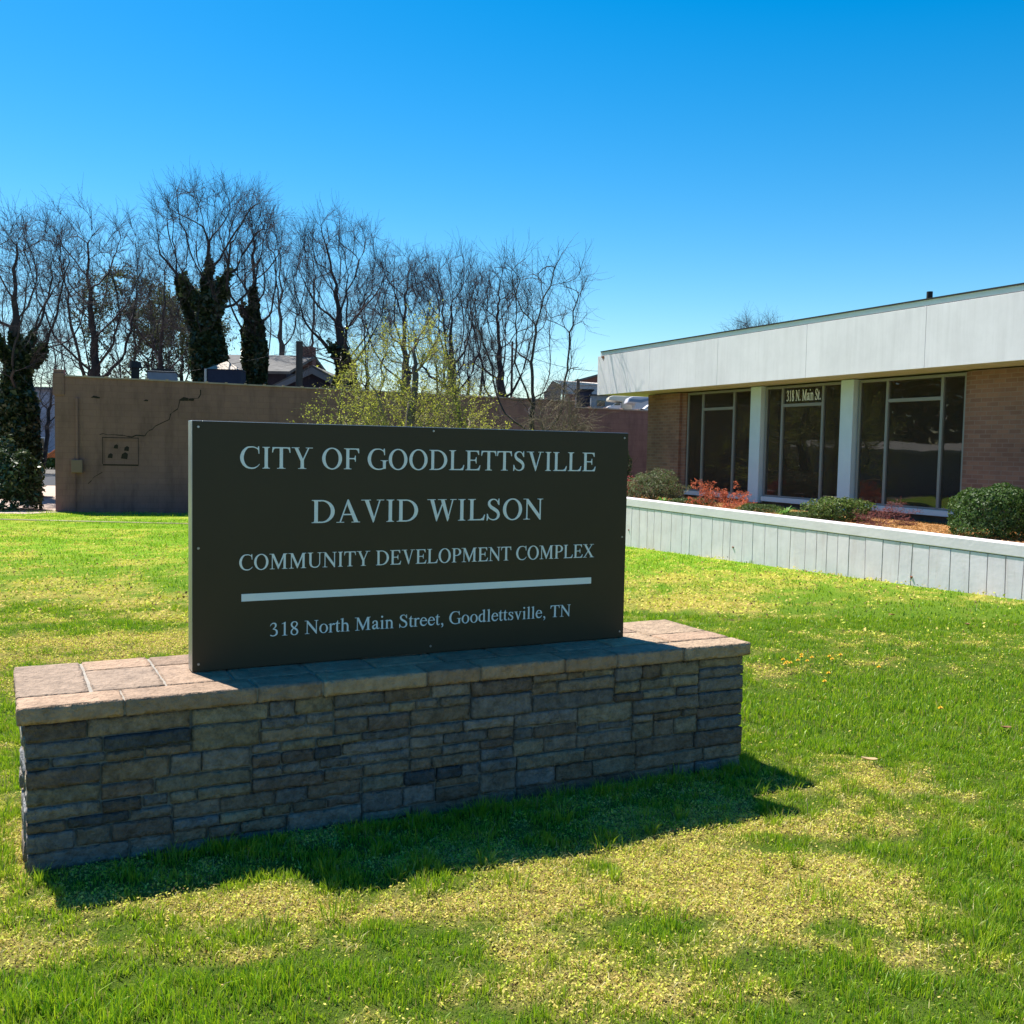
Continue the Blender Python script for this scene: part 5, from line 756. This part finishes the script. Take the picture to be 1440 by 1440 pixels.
# ------------------------------------------------------------------ brown building behind
WA = np.array([-14.76, 32.27]); wd_ = np.array([math.sin(R(75)), math.cos(R(75))]); brown = thing('brown_building', 'long old brown-painted flat-roofed building with cracked wall', 'building', (WA[0], WA[1], 0), R(15))
def brown_mat():
    m = mat('brown_render', (.25, .125, .115), .92, noise=.22, nscale=.55, bump=.5, bscale=9, detail=10); nt = m.node_tree; b = nt.nodes['Principled BSDF']; lk = [l for l in nt.links if l.to_socket == b.inputs['Base Color']][0]; src_ = lk.from_socket
    tc = nt.nodes.new('ShaderNodeTexCoord'); mp = nt.nodes.new('ShaderNodeMapping'); mp.inputs['Scale'].default_value = (.9, .9, 2.2); nt.links.new(tc.outputs['Object'], mp.inputs[0])
    n = nt.nodes.new('ShaderNodeTexNoise'); n.inputs['Scale'].default_value = 1.6; n.inputs['Detail'].default_value = 12; n.inputs['Roughness'].default_value = .75; nt.links.new(mp.outputs[0], n.inputs['Vector'])
    mr = nt.nodes.new('ShaderNodeMapRange'); mr.inputs[1].default_value = .665; mr.inputs[2].default_value = .72; nt.links.new(n.outputs[0], mr.inputs[0])
    mx = nt.nodes.new('ShaderNodeMix'); mx.data_type = 'RGBA'; nt.links.new(mr.outputs[0], mx.inputs[0]); nt.links.new(src_, mx.inputs[6]); mx.inputs[7].default_value = (.27, .20, .18, 1); nt.links.new(mx.outputs[2], b.inputs['Base Color'])
    sp = nt.nodes.new('ShaderNodeSeparateXYZ'); cb = nt.nodes.new('ShaderNodeCombineXYZ'); nt.links.new(tc.outputs['Object'], sp.inputs[0]); nt.links.new(sp.outputs[0], cb.inputs[0]); nt.links.new(sp.outputs[2], cb.inputs[1])
    bt = nt.nodes.new('ShaderNodeTexBrick'); bt.inputs['Scale'].default_value = 1; bt.inputs['Brick Width'].default_value = .42; bt.inputs['Row Height'].default_value = .20; bt.inputs['Mortar Size'].default_value = .012; bt.inputs['Mortar Smooth'].default_value = .6
    bt.inputs['Color1'].default_value = (1, 1, 1, 1); bt.inputs['Color2'].default_value = (.86, .86, .88, 1); bt.inputs['Mortar'].default_value = (.70, .68, .68, 1); nt.links.new(cb.outputs[0], bt.inputs['Vector'])
    m3 = nt.nodes.new('ShaderNodeMix'); m3.data_type = 'RGBA'; m3.blend_type = 'MULTIPLY'; m3.inputs[0].default_value = .55; nt.links.new(mx.outputs[2], m3.inputs[6]); nt.links.new(bt.outputs[0], m3.inputs[7]); nt.links.new(m3.outputs[2], b.inputs['Base Color']); return m
M_brownw = streak(brown_mat(), .7, 1.6, .35, .48, .72, (.45, .45, .5))
LW = 33.0; zt0, zs = 3.86, -.0165
def ztop(x): return zt0+zs*x-(.22 if x > 17.6 else 0)
def wall_block(m, x0, x1, y0, y1, z0, f0, f1): 
    n = len(m.v); m.v += [(x0, y0, z0), (x1, y0, z0), (x1, y1, z0), (x0, y1, z0), (x0, y0, f0), (x1, y0, f1), (x1, y1, f1), (x0, y1, f0)]; m.f += [tuple(n+i for i in q) for q in ((0, 3, 2, 1), (4, 5, 6, 7), (0, 1, 5, 4), (1, 2, 6, 5), (2, 3, 7, 6), (3, 0, 4, 7))]; m.m += [0]*6
bm_ = MB(); wall_block(bm_, 0, 17.6, 0, .3, -2, zt0, zt0+zs*17.6); wall_block(bm_, 17.603, LW, 0, .3, -2, zt0+zs*17.6-.22, zt0+zs*LW-.22)
wall_block(bm_, 0, .3, .303, 13, -2, zt0, zt0); wall_block(bm_, LW-.3, LW, .303, 13, -2, ztop(LW), ztop(LW)); wall_block(bm_, .303, LW-.303, 12.7, 13, -2, ztop(1), ztop(LW))
bm_.build('wall', M_brownw, brown)
rf = MB(); wall_block(rf, .3, LW-.3, .303, 12.7, 2.75, 2.85, 2.85); rf.build('roof', M_asph, brown)
MB().box(-.05, -.04, zt0-.62, .30, .34, zt0+.10).box(-.03, -.02, zt0+.10, .28, .32, zt0+.20).build('pilaster', M_brownw, brown, bevel=.02)
cp_ = MB(); x = .32
while x < LW-.2:
    e = min(x+.62, LW); 
    if x < 17.6 < e: e = 17.6
    n = len(cp_.v); a, b = ztop(x+.01), ztop(e-.01); cp_.v += [(x, -.05, a-.01), (e, -.05, b-.01), (e, .36, b-.01), (x, .36, a-.01), (x, -.04, a+.035), (e, -.04, b+.035), (e, .35, b+.035), (x, .35, a+.035)]
    cp_.f += [tuple(n+i for i in q) for q in ((0, 3, 2, 1), (4, 5, 6, 7), (0, 1, 5, 4), (1, 2, 6, 5), (2, 3, 7, 6), (3, 0, 4, 7))]; cp_.m += [0]*6
    cp_.box(e-.05, -.06, b-.005, e+.03, .37, b+.06); x = e+.004
cp_.build('coping', M_cope, brown)
# crack, recess panel, conduit: from the picture of the wall, in metres along it
def wpos(px, py):
    q = ray(px, py); h = np.array([wd_[1], -wd_[0]]); t = (WA@h)/(q[:2]@h); W = q*t; return float((W[:2]-WA)@wd_), float(W[2]+CAMZ)
def crackline(pts, wdt):
    m = MB()
    for (a, b), (c, d) in zip(pts[:-1], pts[1:]):
        k = max(2, int(math.hypot(c-a, d-b)/.12)); P = [(a+(c-a)*i/k+(rng.normal(0, .018) if 0 < i < k else 0), b+(d-b)*i/k+(rng.normal(0, .018) if 0 < i < k else 0)) for i in range(k+1)]
        for (x0, z0), (x1, z1) in zip(P[:-1], P[1:]):
            w_ = wdt*rng.uniform(.5, 1.4); nx_, nz_ = -(z1-z0), x1-x0; l = math.hypot(nx_, nz_); nx_, nz_ = nx_/l*w_, nz_/l*w_; m.quad((x0-nx_, -.003, z0-nz_), (x1-nx_, -.003, z1-nz_), (x1+nx_, -.003, z1+nz_), (x0+nx_, -.003, z0+nz_))
    return m
M_crack_and_shadow = mat('crack', (.03, .02, .018), 1)  # near-black for cracks, spalls and the painted shadow lines of the window frame
crackline([wpos(*q) for q in ((282, 548), (279, 560), (253, 563), (250, 575), (240, 582), (238, 590), (225, 596), (214, 604), (206, 609), (203, 613), (168, 612), (140, 611))], .014).build('crack', M_crack_and_shadow, brown)
crackline([wpos(*q) for q in ((144, 664), (132, 671), (124, 680))], .008).build('crack', M_crack_and_shadow, brown)
(a, b), (c, d) = wpos(146, 617), wpos(193, 652)
MB().box(a-.05, -.0045, b+.03, c+.05, -.002, b+.055).box(a-.03, -.0045, d-.075, c+.04, -.002, d-.03).box(a-.05, -.0045, d-.03, a-.03, -.002, b+.03).box(c+.03, -.0045, d-.03, c+.045, -.002, b+.03).build('frame_shadow', M_crack_and_shadow, brown)  # shadow lines round the blocked window's frame, painted as thin dark strips
MB().box(a-.03, -.02, b-.02, c+.03, -.001, b+.03).box(a-.03, -.02, d-.03, c+.03, -.001, d+.02).box(a-.03, -.018, d+.02, a, -.001, b-.02).box(c, -.018, d+.02, c+.03, -.001, b-.02).build('blocked_window', M_brownw, brown)
for px, py, s in ((163, 628, .07), (178, 631, .08), (155, 641, .08), (175, 641, .11)):
    x_, z_ = wpos(px, py); bl = MB().prism([(x_-s, z_-s*.8), (x_+s*.8, z_-s), (x_+s, z_+s*.6), (x_+.2*s, z_+s*1.1), (x_-s*.7, z_+s*.5)], -.006, -.002).build('spalled_spot', M_crack_and_shadow, brown)
for px, py, s in ((132, 558, .10), (137, 559, .08), (258, 561, .16), (268, 562, .12), (205, 563, .08)):
    x_, z_ = wpos(px, py); bl = MB().prism([(x_-s, z_-s*.3), (x_+s*.8, z_-s*.4), (x_+s, z_+s*.2), (x_, z_+s*.4)], -.006, -.002).build('spalled_spot', M_crack_and_shadow, brown)
x_, z0_ = wpos(109, 655); z1_ = wpos(109, 560)[1]; MB().cyl((x_, -.05, z0_), (x_, -.05, z1_), .045, .045, 10).cyl((x_-.06, -.04, -.6), (x_-.06, -.04, z0_), .015, .015, 8).build('conduit', M_brownw, brown)
MB().box(x_-.17, -.16, z0_-.22, x_+.17, -.001, z0_+.2).build('meter_box', mat('box_paint', (.2, .12, .10), .7), brown, bevel=.02)
def roofbox(px, topy, w_, h_, off, label):
    x_, _ = wpos(px, 530); p = WA+wd_*x_+np.array([-wd_[1], wd_[0]])*off; z = at_y(px, topy, p[1])[2]
    r0 = thing('rooftop_unit', label, 'rooftop unit', (p[0], p[1], 2.85), R(15)); MB().box(-w_/2, -w_/2, 0, w_/2, w_/2, z-2.85-.1).build('housing', M_greyb, r0, bevel=.02); MB().cyl((0, 0, z-2.95), (0, 0, z-2.85), w_*.42, w_*.42, 18).box(-w_*.52, -w_*.52, z-3.0, w_*.52, w_*.52, z-2.96).build('fan_cowl', M_dark, r0)
roofbox(212, 519, 1.0, 1, 5, 'low grey rooftop fan unit on the brown building left of the ivy trunk')
x_, _ = wpos(163, 530); p = WA+wd_*x_+np.array([-wd_[1], wd_[0]])*6; r0 = thing('roof_vent', 'slim dark vent stack standing on the brown building roof', 'vent', (p[0], p[1], 2.85)); MB().cyl((0, 0, 0), (0, 0, 1.75), .15, .15, 14).build('stack', M_dark, r0); MB().cyl((0, 0, 1.76), (0, 0, 2.0), .25, .2, 14).build('vent_cap', M_dark, r0)
# hip-roofed shed
y = 44; a = at_y(295, 540, y); b = at_y(343, 540, y); w_ = b[0]-a[0]; ez = at_y(320, 521, y)[2]; tz = at_y(317, 508, y)[2]; c = ((a[0]+b[0])/2, y)
r0 = thing('hip_roof_shed', 'small dark shed with pale pyramid tin roof behind the wall', 'shed', (c[0], c[1], float(gz(*c))), .1); gb = float(gz(*c)); h = w_/2
MB().box(-h*.93, -h*.93, 0, h*.93, h*.93, ez-gb).build('walls', M_navy, r0)
m = MB(); m.v = [(-h, -h, ez-gb), (h, -h, ez-gb), (h, h, ez-gb), (-h, h, ez-gb), (0, 0, tz-gb)]; m.f = [(0, 1, 4), (1, 2, 4), (2, 3, 4), (3, 0, 4), (3, 2, 1, 0)]; m.m = [0]*5; m.build('roof', M_tin, r0)
MB().cyl((-h*1.02, -h*1.0, 0), (-h*1.02, -h*1.0, ez-gb), .05, .05, 8).build('corner_trim', M_beige, r0)
# house
y = 60; gb = -.56; P1 = at_y(352, 503, y); P2 = at_y(445, 507, y); ev = at_y(350, 522, y-5)[2]
hs_ = thing('house', 'dark house with grey shingled roof and chimney behind the wall', 'house', (P1[0]-1, y, gb), R(-4)); Lh = P2[0]-P1[0]+.6; rz_ = P1[2]-gb
MB().box(0, -4.4, 0, Lh, 4.4, ev-gb).build('walls', M_navy, hs_)
m = MB(); m.prism([(-5.2, ev-gb-.15), (0, rz_), (5.2, ev-gb-.15), (5.2, ev-gb-.0), (0, rz_+.16), (-5.2, ev-gb)], -.4, Lh+.4, axis='x'); m.build('roof', M_shing, hs_)
w_ = MB().box(1.0, -4.47, 1.9, 2.1, -4.42, 3.3).build('window', M_vanw, hs_); MB().box(1.08, -4.475, 1.98, 2.02, -4.472, 3.22).build('pane', M_glassd, w_)
q = at_y(362, 547, 52); t_ = at_y(441, 514, 52); y = 52; gx0 = q[0]; gxt = t_[0]; hh = t_[2]-gb
g2 = thing('gabled_house', 'dark gable-fronted house with pale rake board behind the wall', 'house', (gxt, y, gb), 0); e_ = gxt-gx0; ez_ = q[2]-gb-.25
MB().prism([(-e_+.4, 0), (e_-.4, 0), (e_-.4, ez_+.1), (0, hh-.35), (-e_+.4, ez_+.1)], 0, 9).build('walls', M_navy, g2)
MB().prism([(-e_, ez_), (0, hh), (e_, ez_), (e_, ez_-.08), (0, hh-.12), (-e_, ez_-.08)], -.4, 9.4).build('roof', M_shing, g2)
MB().prism([(-e_, ez_-.085), (0, hh-.125), (e_, ez_-.085), (e_, ez_-.35), (0, hh-.45), (-e_, ez_-.35)], -.45, -.38).build('rake_board', M_greyb, g2)
ch = at_y(435, 489, 60); MB().box(ch[0]-hs_.location.x-.4, -.5, rz_-.8, ch[0]-hs_.location.x+.4, .3, ch[2]-gb).build('chimney', M_redb, hs_)
# poles and wires
def pole(px, topy, y, r, label, arm=True):
    x = (px-720)/F*y; b = float(gz(x, y)); t = at_y(px, topy, y)[2]; r0 = thing('utility_pole', label, 'pole', (x, y, b), .3, 'utility poles'); MB().cyl((0, 0, -.3), (0, 0, t-b), r*1.2, r, 12).build('shaft', M_wood, r0)
    if arm: MB().box(-.9, -.06, t-b-.5, .9, .06, t-b-.38).build('crossarm', M_wood, r0)
    return np.array([x, y, t-.45])
pA = pole(419, 480, 46, .15, 'leaning-dark utility pole in front of the gabled house', False); pB = pole(716, 480, 55, .06, 'thin pole between the bare trees right of the green shrub', False); pC = pole(809, 533, 75, .12, 'dark pole in front of the metal carport', False)
def wire(a, b, sag, label, r=.012):
    t = np.linspace(0, 1, 24)[:, None]; P = a*(1-t)+b*t; P[:, 2] -= sag*4*(t*(1-t))[:, 0]; tag(tubes([(P[None], np.full((1, 24), r), 4)], 'overhead_wire', M_dark, None), label, 'wire', 'overhead wires')
wire(pB, at_y(850, 522, 60), .3, 'thin overhead wire running right from the thin pole to the white office roof'); wire(at_y(-40, 540, 43), pA+np.array([0, 0, .1]), .5, 'thin overhead wire crossing the trees left of the gabled house', .009)
# hillside lot: carport, sheds, motorhome, trailer, car
y = 92
def carport():
    a = at_y(765, 557, y); e = at_y(842, 536, y); gb = float(gz(a[0]+2, y)); r0 = thing('metal_carport', 'beige metal carport with peaked end on the hillside lot', 'carport', (a[0], y, gb), 0)
    W = at_y(789, 545, y)[0]-a[0]; Lr = e[0]-a[0]+2; zr = at_y(777, 535, y)[2]-gb; ze = at_y(789, 541, y)[2]-gb; zb_ = at_y(789, 554, y)[2]-gb
    MB().prism([(0, ze-.8), (0, zb_-2), (W, zb_-2), (W, ze), (W*.5, zr)], .1, .3).build('end_wall', mat('tan_end', (.25, .19, .16), .8), r0)
    MB().quad((W*.5, 0, zr+.05), (Lr, 2, zr-.1), (Lr, -.1, ze), (W, -.1, ze)).quad((W*.5, 0, zr+.05), (0, 0, ze-.8), (0, 10, ze-.8), (W*.5, 10, zr)).build('roof', M_beige, r0)
    MB().box(W+.02, 0, zb_, Lr, .12, ze-.02).build('side_wall', mat('grey_sheet', (.52, .46, .46), .7, noise=.1), r0)
    for i in range(4): MB().cyl((W+.2+i*1.5, .3, -1), (W+.2+i*1.5, .3, zb_), .07, .07, 8).build('post', M_dark, r0)
carport()
a = at_y(800, 540, 105); b = at_y(855, 526, 105); gb = 5.3
r0 = thing('red_brick_building', 'red-brown gabled building behind the carport', 'building', (a[0], 105, gb), 0); W = 12.; zr = b[2]-gb
MB().prism([(0, 0), (W*.6, 0), (W*.6, zr-1.), (W*.32, zr), (0, zr-1.15)], 0, 8).build('walls', M_redb, r0); MB().prism([(-1, zr-1.2), (W*.32, zr+.2), (W*.7, zr-1.2), (W*.7, zr-1.35), (W*.32, zr), (-1, zr-1.4)], -.4, 8.4).build('roof', M_shing, r0)
a = at_y(787, 578, 88); r0 = thing('storage_shed', 'dark navy storage shed open at the front beside the carport', 'shed', (a[0]+1.5, 88, float(gz(a[0], 88)))); b = at_y(838, 549, 88)
hz = at_y(810, 549, 88)[2]-r0.location.z; MB().box(0, 0, -.5, at_y(832, 560, 88)[0]-r0.location.x, 3, hz).build('walls', M_navy, r0); MB().box(-.2, -.3, hz, at_y(832, 560, 88)[0]-r0.location.x+.2, 3.2, hz+.12).build('roof', M_dark, r0)
a = at_y(832, 556, 86); r0 = thing('grey_shed', 'long grey shed with small window between the dark shed and motorhome', 'shed', (a[0], 86.5, float(gz(a[0], 86)))); hz = at_y(845, 556, 86)[2]-r0.location.z; MB().box(0, 0, -.5, 3.0, 3, hz).build('walls', M_greyb, r0); MB().box(-.1, -.2, hz, 3.1, 3.1, hz+.1).build('roof', M_dark, r0); MB().box(.5, -.03, hz-.9, 1.2, -.005, hz-.4).build('window', M_glassd, r0)
def wheel(x, y0, z, r, parent):
    t = MB().cyl((x, y0, z), (x, y0+.25, z), r, r, 20).build('wheel', M_tyre, parent); MB().cyl((x, y0-.01, z), (x, y0+.02, z), r*.55, r*.55, 16).build('rim', M_alu, t)
y = 80; s = y/F
a = at_y(853, 581, y); gb = a[2]-.35; r0 = thing('motorhome', 'white motorhome with cab overhang parked on the hillside lot', 'motorhome', (a[0], y, gb), 0)
px2 = lambda p: (p-853)*s
pz2 = lambda p: (581-p)*s+.35
MB().prism([(px2(853), .35), (px2(853), pz2(575)), (px2(855), pz2(571)), (px2(862), pz2(570)), (px2(866), pz2(566)), (px2(874), pz2(566)), (px2(874), .35)], 0, 1.9).build('cab', M_vanw, r0, bevel=.08)
MB().prism([(px2(855), pz2(563)), (px2(856), pz2(558)), (px2(861), pz2(556.6)), (px2(900), pz2(556.6)), (px2(900), .4), (px2(874.2), .4), (px2(874.2), pz2(565))], -.1, 2.2).build('body', mat('motorhome_cream', (.62, .58, .47), .5), r0, bevel=.08)
MB().prism([(px2(862.5), pz2(569.6)), (px2(866.3), pz2(566.6)), (px2(872), pz2(566.6)), (px2(872), pz2(569.6))], -.02, -.004).build('side_window', M_glassd, r0)
wheel(px2(861), -.03, .35, .38, r0); wheel(px2(893), -.13, .35, .38, r0)
y = 77; s = y/F; a = at_y(881, 581, y); gb = a[2]-.5; r0 = thing('travel_trailer', 'blue-grey fifth-wheel trailer with raised nose right of the motorhome', 'trailer', (a[0], y, gb), 0)
px2 = lambda p: (p-881)*s
pz2 = lambda p: (581-p)*s+.5
MB().prism([(px2(881), pz2(567)), (px2(884), pz2(559)), (px2(889), pz2(557.5)), (px2(950), pz2(557.5)), (px2(950), .5), (px2(893), .5), (px2(893), pz2(567))], 0, 2.4).build('body', mat('trailer_grey', (.55, .52, .56), .4, spec=.5), r0, bevel=.1)
MB().prism([(px2(884), pz2(564.5)), (px2(886), pz2(561)), (px2(900), pz2(562)), (px2(918), pz2(558.5)), (px2(918), pz2(561)), (px2(901), pz2(566))], -.03, -.004).build('blue_stripe', M_blueg, r0); wheel(px2(925), -.04, .4, .4, r0)
y = 70; s = y/F; a = at_y(889, 582, y); gb = a[2]-.25; r0 = thing('parked_car', 'white car bonnet just showing above the wall by the brick corner', 'car', (a[0], y, gb), 0)
px2 = lambda p: (p-889)*s
pz2 = lambda p: (582-p)*s+.25
bo = MB().prism([(px2(889), .25), (px2(889), pz2(578.5)), (px2(894), pz2(575.5)), (px2(906), pz2(574)), (px2(913), pz2(568)), (px2(945), pz2(567)), (px2(965), pz2(574)), (px2(975), pz2(576)), (px2(975), .25)], 0, 1.75).build('body', M_vanw, r0, bevel=.12)
MB().prism([(px2(909), pz2(574)), (px2(914.5), pz2(569)), (px2(928), pz2(568.7)), (px2(928), pz2(574))], -.02, -.004).build('side_window', M_glassd, r0); wheel(px2(902), -.03, .3, .32, r0); wheel(px2(958), -.03, .3, .32, r0)
# left background
def far_building(label, x0, x1, y, zt, m, wins, rm=M_shing, name='far_building'):
    gb = float(gz(x0, y)); r0 = thing(name, label, 'building', (x0, y, gb)); MB().box(0, 0, -.3, x1-x0, 8, zt-gb).build('walls', m, r0); MB().box(-.3, -.3, zt-gb, x1-x0+.3, 8.3, zt-gb+.25).build('roof', rm, r0)
    for wx in wins: f = MB().box(wx-.6, -.05, 1.0, wx+.6, -.003, 2.6).build('window', M_vanw, r0); MB().box(wx-.5, -.06, 1.1, wx+.5, -.052, 2.5).build('pane', M_glassd, f)
y = 96; xa = at_y(-60, 600, y)[0]; xb = at_y(118, 600, y)[0]; far_building('blue-grey clapboard building glimpsed left of the brown wall', xa, xb, y, at_y(60, 548, y)[2], mat('blue_siding', (.32, .32, .40), .7, noise=.2, nscale=1.5), [1.5, 3.6, 5.8, 7.8])
g = on_ground(70, 631); bush('hedge', 'low green hedge beyond the road at the left end of the brown building', (-36.9, 80.6, float(gz(-37, 80))), (2.2, .6, .75), 4000, .12, (.10, .17, .04)); r0 = thing('orange_cover', 'small orange sloping cover above the far green hedge left of the brown building', 'cover', (-36.6, 80, float(gz(-36.6, 80))+.9))
MB().prism([(-.9, 0), (1.6, 0), (1.5, .55), (.6, .95), (.2, .85), (-.7, .25)], 0, .8).build('orange_sheet', M_orange, r0, bevel=.05)
y = 50; a = at_y(-14, 606, y); gb = float(gz(a[0], y)); r0 = thing('parked_van', 'silver vehicle mostly hidden behind the dark bush at the left edge', 'van', (a[0]-3.2, y, gb)); MB().prism([(0, .3), (0, 1.0), (.9, 1.15), (1.5, 1.75), (4.3, 1.75), (4.5, 1.0), (4.5, .3)], 0, 1.8).build('body', mat('silver', (.4, .45, .5), .3, spec=.5), r0, bevel=.1)
MB().prism([(1.2, 1.15), (1.65, 1.65), (4.1, 1.65), (4.2, 1.15)], -.02, -.004).build('side_window', M_glassd, r0); wheel(.9, -.03, .32, .33, r0); wheel(3.7, -.03, .32, .33, r0)
p = at_y(35, 600, 43); bush('evergreen_shrub', 'tall black-green ivy mound round the foot of the left forked tree', (p[0]+.1, 41.5, float(gz(p[0], 41.5))), (1.35, 1.2, 2.2), 12000, .10, (.02, .035, .012), m=M_ivy, lump=.3, asp=.6)
# seen only as reflections in the office windows: the far side of the street on the left
def refl_tree(x, y, h, w_, seed, label):
    g = np.random.default_rng(seed); b = float(gz(x, y)); r0 = thing('evergreen_tree', label, 'tree', (x, y, b), 0, 'evergreens across the street'); MB().cyl((0, 0, -.3), (0, 0, h*.8), .3, .08, 10).build('trunk', M_bark, r0)
    n = 5000; u = g.normal(size=(n, 3)); u /= np.linalg.norm(u, axis=1)[:, None]; P = u*np.array([w_/2, w_/2, h*.42])*(.55+.45*g.random((n, 1)))*(1+.3*vn3(u+seed, 2.5))[:, None]+np.array([0, 0, h*.55]); V, Fq, Cc = leaf_quads(P, np.full(n, .28), shade((.04, .055, .02), n)); mesh_np('crown', V, [Fq], M_ivy, parent=r0, col=Cc)
for i, (x, y, h) in enumerate(((-44, 26, 9), (-47, 33, 11), (-46, 40, 10), (-50, 46, 12), (-45, 52, 10), (-52, 58, 12), (-40, 20, 9), (-50, 20, 11))): refl_tree(x, y, h, 8, 90+i, 'dark evergreen across the street, mirrored in the office windows')
r0 = thing('street_building', 'long pale low building across the street, mirrored in the office windows', 'building', (-38, 24, float(gz(-38, 30))), R(65)); MB().box(0, 0, -.3, 24, 6, 2.5).build('walls', M_greyb, r0); MB().prism([(-.5, 2.5), (6.5, 2.5), (6.5, 2.7), (3, 3.2), (-.5, 2.7)], -.4, 24.4, axis='x').build('roof', M_conc, r0)
